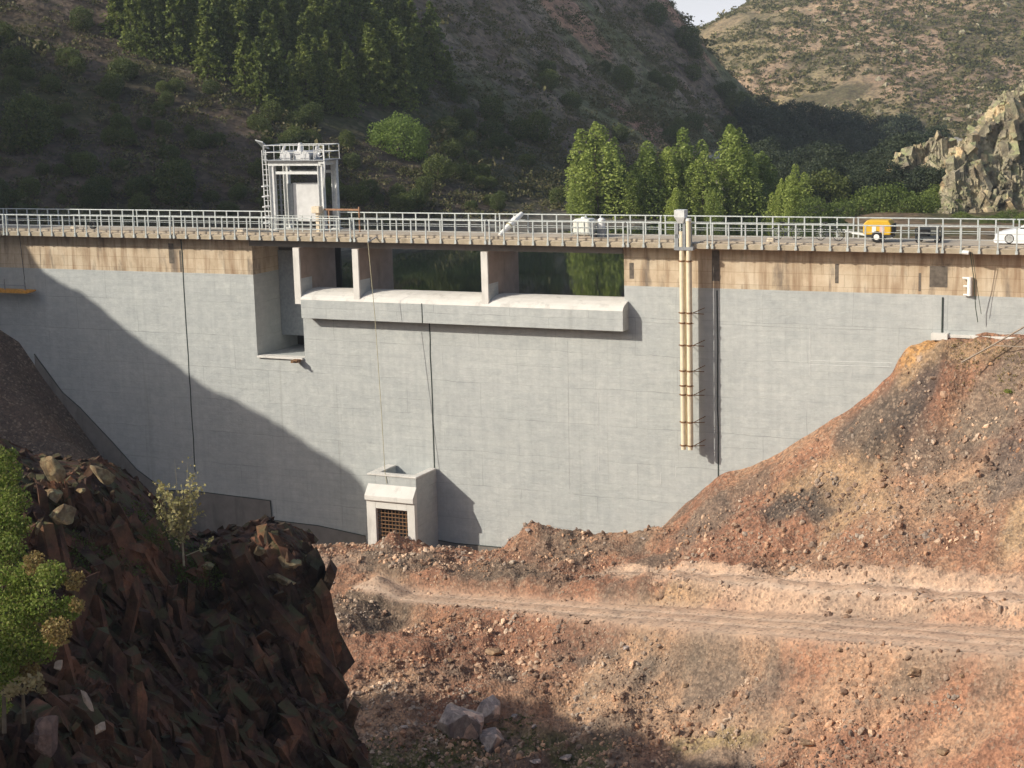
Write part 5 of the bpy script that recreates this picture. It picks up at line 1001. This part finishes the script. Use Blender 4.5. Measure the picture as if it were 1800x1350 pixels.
def tufts(P, H, per, leaf, rng, squash=.7):
    n = len(P); d = shell(rng, n * per, .35).reshape(n, per, 3); d[..., 2] = np.abs(d[..., 2]) * squash
    Q = P[:, None] + d * H[:, None, None] * rng.uniform(.6, 1.2, (n, per, 1)); return quads(Q.reshape(-1, 3), np.repeat(H, per) * leaf, rng)
RG = np.random.default_rng(3)
n = 26000; x = RG.uniform(-60, 70, n); y = 110 + RG.uniform(0, 1, n) ** 1.4 * 215; z = mount(x, y); pxy = px(np.c_[x, y, z]); k = (z > -2.4) & (pxy[:, 0] > -60) & (pxy[:, 0] < 1560) & (pxy[:, 1] > -60) & (pxy[:, 1] < 420) & (fbm(P2(x * .08, y * .08), 3, 5) > -.4)
P = np.c_[x, y, z][k]; Hh = np.exp(RG.normal(-.62, .42, len(P))) * (.6 + P[:, 1] / 260)
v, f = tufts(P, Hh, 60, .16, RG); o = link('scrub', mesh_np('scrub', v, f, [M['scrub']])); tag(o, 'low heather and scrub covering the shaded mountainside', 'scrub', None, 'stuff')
n = 42000; x = RG.uniform(0, 240, n); y = RG.uniform(310, 540, n); z = hill(x, y); pxy = px(np.c_[x, y, z]); k = (pxy[:, 0] > 1180) & (pxy[:, 0] < 1860) & (pxy[:, 1] > -80) & (pxy[:, 1] < 330) & (fbm(P2(x * .05, y * .05), 3, 9) > -.5)
P = np.c_[x, y, z][k]; Hh = np.exp(RG.normal(-.3, .4, len(P)))
v, f = tufts(P, Hh, 22, .36, RG); o = link('scrub', mesh_np('scrub', v, f, [M['fscrub']])); tag(o, 'dry scrub dotting the sunlit far hill', 'scrub', None, 'stuff')
# outcrops on the far hill
for i, (x, y, sz) in enumerate(((1690, 60, 26), (1750, 30, 20), (1655, 105, 18), (1545, 200, 22), (1520, 212, 18), (1480, 205, 14), (1720, 200, 20), (1770, 12, 24), (1500, 105, 12)) + tuple((RT.uniform(1380, 1800), RT.uniform(0, 215), RT.uniform(7, 19)) for _ in range(45))):
    r = ray(x, y); Ys = np.linspace(320, 560, 500); q = CAM + r / r[1] * Ys[:, None]; h = hill(q[:, 0], q[:, 1]) - q[:, 2]; j = np.argmax(h > 0); s = sz * q[j][1] / F_PX / 2
    o = link('rock_outcrop', boulder_mesh('rock_outcrop', 60 + i, M['bluff'], (s, s, s * .8), I2, .6)); o.location = q[j]; tag(o, 'small rocky outcrop breaking the scrub of the sunlit far hill', 'rock', 'outcrops on the far hill')
# grass in the gully, weeds on the right bank and on the crag
ss = RG.uniform(-14, 8, 9000); nn = RG.uniform(-36, -14, 9000); zz = ground(ss, nn); k = (zz < -20.1) & (fbm(P2(ss * .45, nn * .45), 4, 91) > .06)
P = (O + ss[:, None] * AX + nn[:, None] * NX)[k]; P[:, 2] = zz[k]; v, f = tufts(P, np.full(len(P), .10), 14, .5, RG, 1.2); o = link('grass', mesh_np('grass', v, f, [M['grass']])); tag(o, 'green grass growing in patches on the gully floor', 'grass', None, 'stuff')
ss = RG.uniform(19, 30, 5000); nn = RG.uniform(-14, .8, 5000); k = (fbm(P2(ss * .5, nn * .5), 4, 191) > .05) & (FLD(ss, nn) > -6.5); ss, nn = ss[k], nn[k]; P = O + ss[:, None] * AX + nn[:, None] * NX; P[:, 2] = ground(ss, nn)
v, f = tufts(P, np.exp(RG.normal(-2.5, .35, len(P))), 12, .45, RG, 1.0); o = link('dry_grass', mesh_np('dry_grass', v, f, [M['straw']])); tag(o, 'dry yellow grass on the top of the right bank', 'grass', None, 'stuff')
q, sn = on_ground(1776, 690); v, f = tufts(np.array([q, q + (.1, .1, 0), q + (-.12, 0, .02)]), np.full(3, .24), 90, .25, RG); o = link('plant', mesh_np('plant', v - q, f, [M['bush']])); o.location = q; tag(o, 'small bright green plant alone on the right bank', 'plant')
Ac = A.reshape(-1, 3); nzz = normals(A).reshape(-1, 3) * sgn if False else None
pc = px(Ac); gx = np.where((pc[:, 0] > 190) & (pc[:, 0] < 345) & (pc[:, 1] > 915) & (pc[:, 1] < 1035) & (Ac[:, 1] < 33))[0] if False else None
# grass clinging to the upper crag (surface points of the crag mesh)
vv = np.array([v.co[:] for v in crag.data.vertices])[:460 * 420]; pc = px(vv); k = (pc[:, 0] > 120) & (pc[:, 0] < 420) & (pc[:, 1] > 880) & (pc[:, 1] < 1040) & (vv[:, 1] > 27) & (vv[:, 1] < 33) & (fbm(vv * .9, 3, 6) > .0)
P = vv[k]; P = P[RG.permutation(len(P))[:420]]; v, f = tufts(P, np.full(len(P), .15), 22, .22, RG, 1.5); o = link('crag_grass', mesh_np('crag_grass', v, f, [M['grass']])); tag(o, 'thin grass clinging to the upper face of the dark crag', 'grass', None, 'stuff')
def leafy(name, label, cat, base_, clumps, mats, leaf, n, stems, seed, grp=None):
    t = wthing(name, label, cat, base_, grp); r = np.random.default_rng(seed); b = np.asarray(base_)
    for mi, m in enumerate(mats):
        P = [c[0] - b + shell(r, int(n * c[1] ** 2), .2) * c[1] * np.array([1, 1, .95]) for c in clumps if c[2] == mi]
        if P: v, f = quads(np.concatenate(P), leaf, r); link('foliage', mesh_np(name + '_foliage', v, f, [m]), t)
    mb = MB(); [mb.tube(p - b, q_ - b, ra, 6, ra * .5) for p, q_, ra in stems]; mb.build('stem', M['bark'], t); return t
def pxc(x, y, Y, r): return at(x, y, Y), r * Y / F_PX
def bush_px(label, pts, Y0, mats, leaf, n, seed, ground_y, name='bush'):
    r = random.Random(seed); cl = []; st = []; b = at(pts[0][0], ground_y, Y0)
    for x, y, rr, mi in pts: c, cr_ = pxc(x, y, Y0 + r.uniform(-.5, .5), rr); cl.append((c, cr_, mi))
    st = [(b + np.array([0, 0, -.2]), cl[0][0], .03)]
    return leafy(name, label, 'bush', b, cl, mats, leaf, n, st, seed)
bush_px('bright green leafy bush at the left edge, upper one', [(-10, 815, 34, 0), (15, 830, 28, 0), (-5, 870, 40, 0), (25, 880, 32, 0), (5, 930, 42, 0), (35, 925, 24, 0), (-15, 790, 20, 0), (20, 800, 14, 0), (10, 970, 40, 0)], 20.5, [M['bush'], M['dry']], .03, 17000, 1, 1010)
bush_px('green and brown leafy bush at the left edge, lower one', [(5, 1030, 44, 0), (50, 1020, 40, 0), (90, 1010, 30, 0), (130, 1020, 22, 1), (120, 1070, 26, 0), (70, 1070, 40, 0), (20, 1080, 42, 0), (100, 1110, 30, 1), (40, 1130, 44, 0), (75, 1140, 30, 0), (5, 1150, 40, 0), (135, 1065, 16, 1), (60, 990, 24, 1), (10, 1190, 30, 0), (50, 1180, 24, 1), (0, 1240, 22, 0)], 18.5, [M['bush'], M['dry']], .028, 21000, 2, 1260)
bush_px('dry straw coloured tuft of grass below the left bushes', [(40, 1205, 22, 0), (65, 1200, 18, 0), (20, 1215, 18, 0), (75, 1215, 10, 0)], 18.2, [M['straw']], .05, 5200, 3, 1240, 'dry_tuft')
# the sapling beside the crag
sb = at(322, 972, 30.6); t = wthing('sapling', 'young olive coloured sapling growing beside the dark crag', 'tree', sb); r = np.random.default_rng(8); mb = MB(); LP = []
for i in range(34):
    a = r.uniform(0, 6.283); z0 = r.uniform(.18, .85); tip = np.array([math.cos(a) * r.uniform(.2, .58), math.sin(a) * r.uniform(.2, .5), 0.]); zt_ = min(1.78, z0 + r.uniform(.35, .95)); p0 = np.array([0, 0, z0]); p1 = np.array([tip[0] * .6, tip[1] * .6, (z0 + zt_) / 2]); p2 = np.array([tip[0], tip[1], zt_])
    if i < 2: p2 = np.array([(-.05, .2)[i], 0, 1.78]); p1 = p2 * .6
    mb.tube(p0, p1, .008, 5, .005); mb.tube(p1, p2, .005, 5, .002); k = r.uniform(0, 1, (30, 1)); LP.append(np.where(k < .5, p0 + (p1 - p0) * k * 2, p1 + (p2 - p1) * (k * 2 - 1)) + r.normal(0, .055, (30, 3)))
mb.tube((0, 0, -.25), (0, 0, .9), .022, 7, .008); mb.tube((.05, 0, -.05), (.35, .02, .06), .012, 5, .008); mb.tube((.35, .02, .06), (.58, 0, .30), .008, 5, .004)
for k in np.linspace(0, 1, 24): LP.append((np.array([.12, 0, 0]) + np.array([.46, 0, .28]) * k)[None] + r.normal(0, .03, (2, 3)) + np.array([0, 0, -.06 * math.sin(k * 3.1)]))
LP = np.concatenate(LP); LP = LP[LP[:, 2] > .12 - .2 * (LP[:, 0] > .3)]
v, f = quads(LP, .058, r); link('foliage', mesh_np('sapling_foliage', v, f, [M['sap']]), t); mb.build('stem', M['pbark'], t)

# ------------------------------------------------------------------ thin valley haze
hz = MB().box(-200, 330, -40, 640, -75, 190).build('haze', bpy.data.materials.new('thin_haze')); hm = hz.data.materials[0]; hm.use_nodes = True; ht = hm.node_tree; ht.nodes.clear()
pv = ht.nodes.new('ShaderNodeVolumePrincipled'); pv.inputs['Color'].default_value = (.82, .9, 1, 1); pv.inputs['Density'].default_value = .0003; pv.inputs['Anisotropy'].default_value = .2
ho = ht.nodes.new('ShaderNodeOutputMaterial'); ht.links.new(pv.outputs[0], ho.inputs['Volume']); tag(hz, 'thin pale haze filling the valley', None, None, 'stuff')
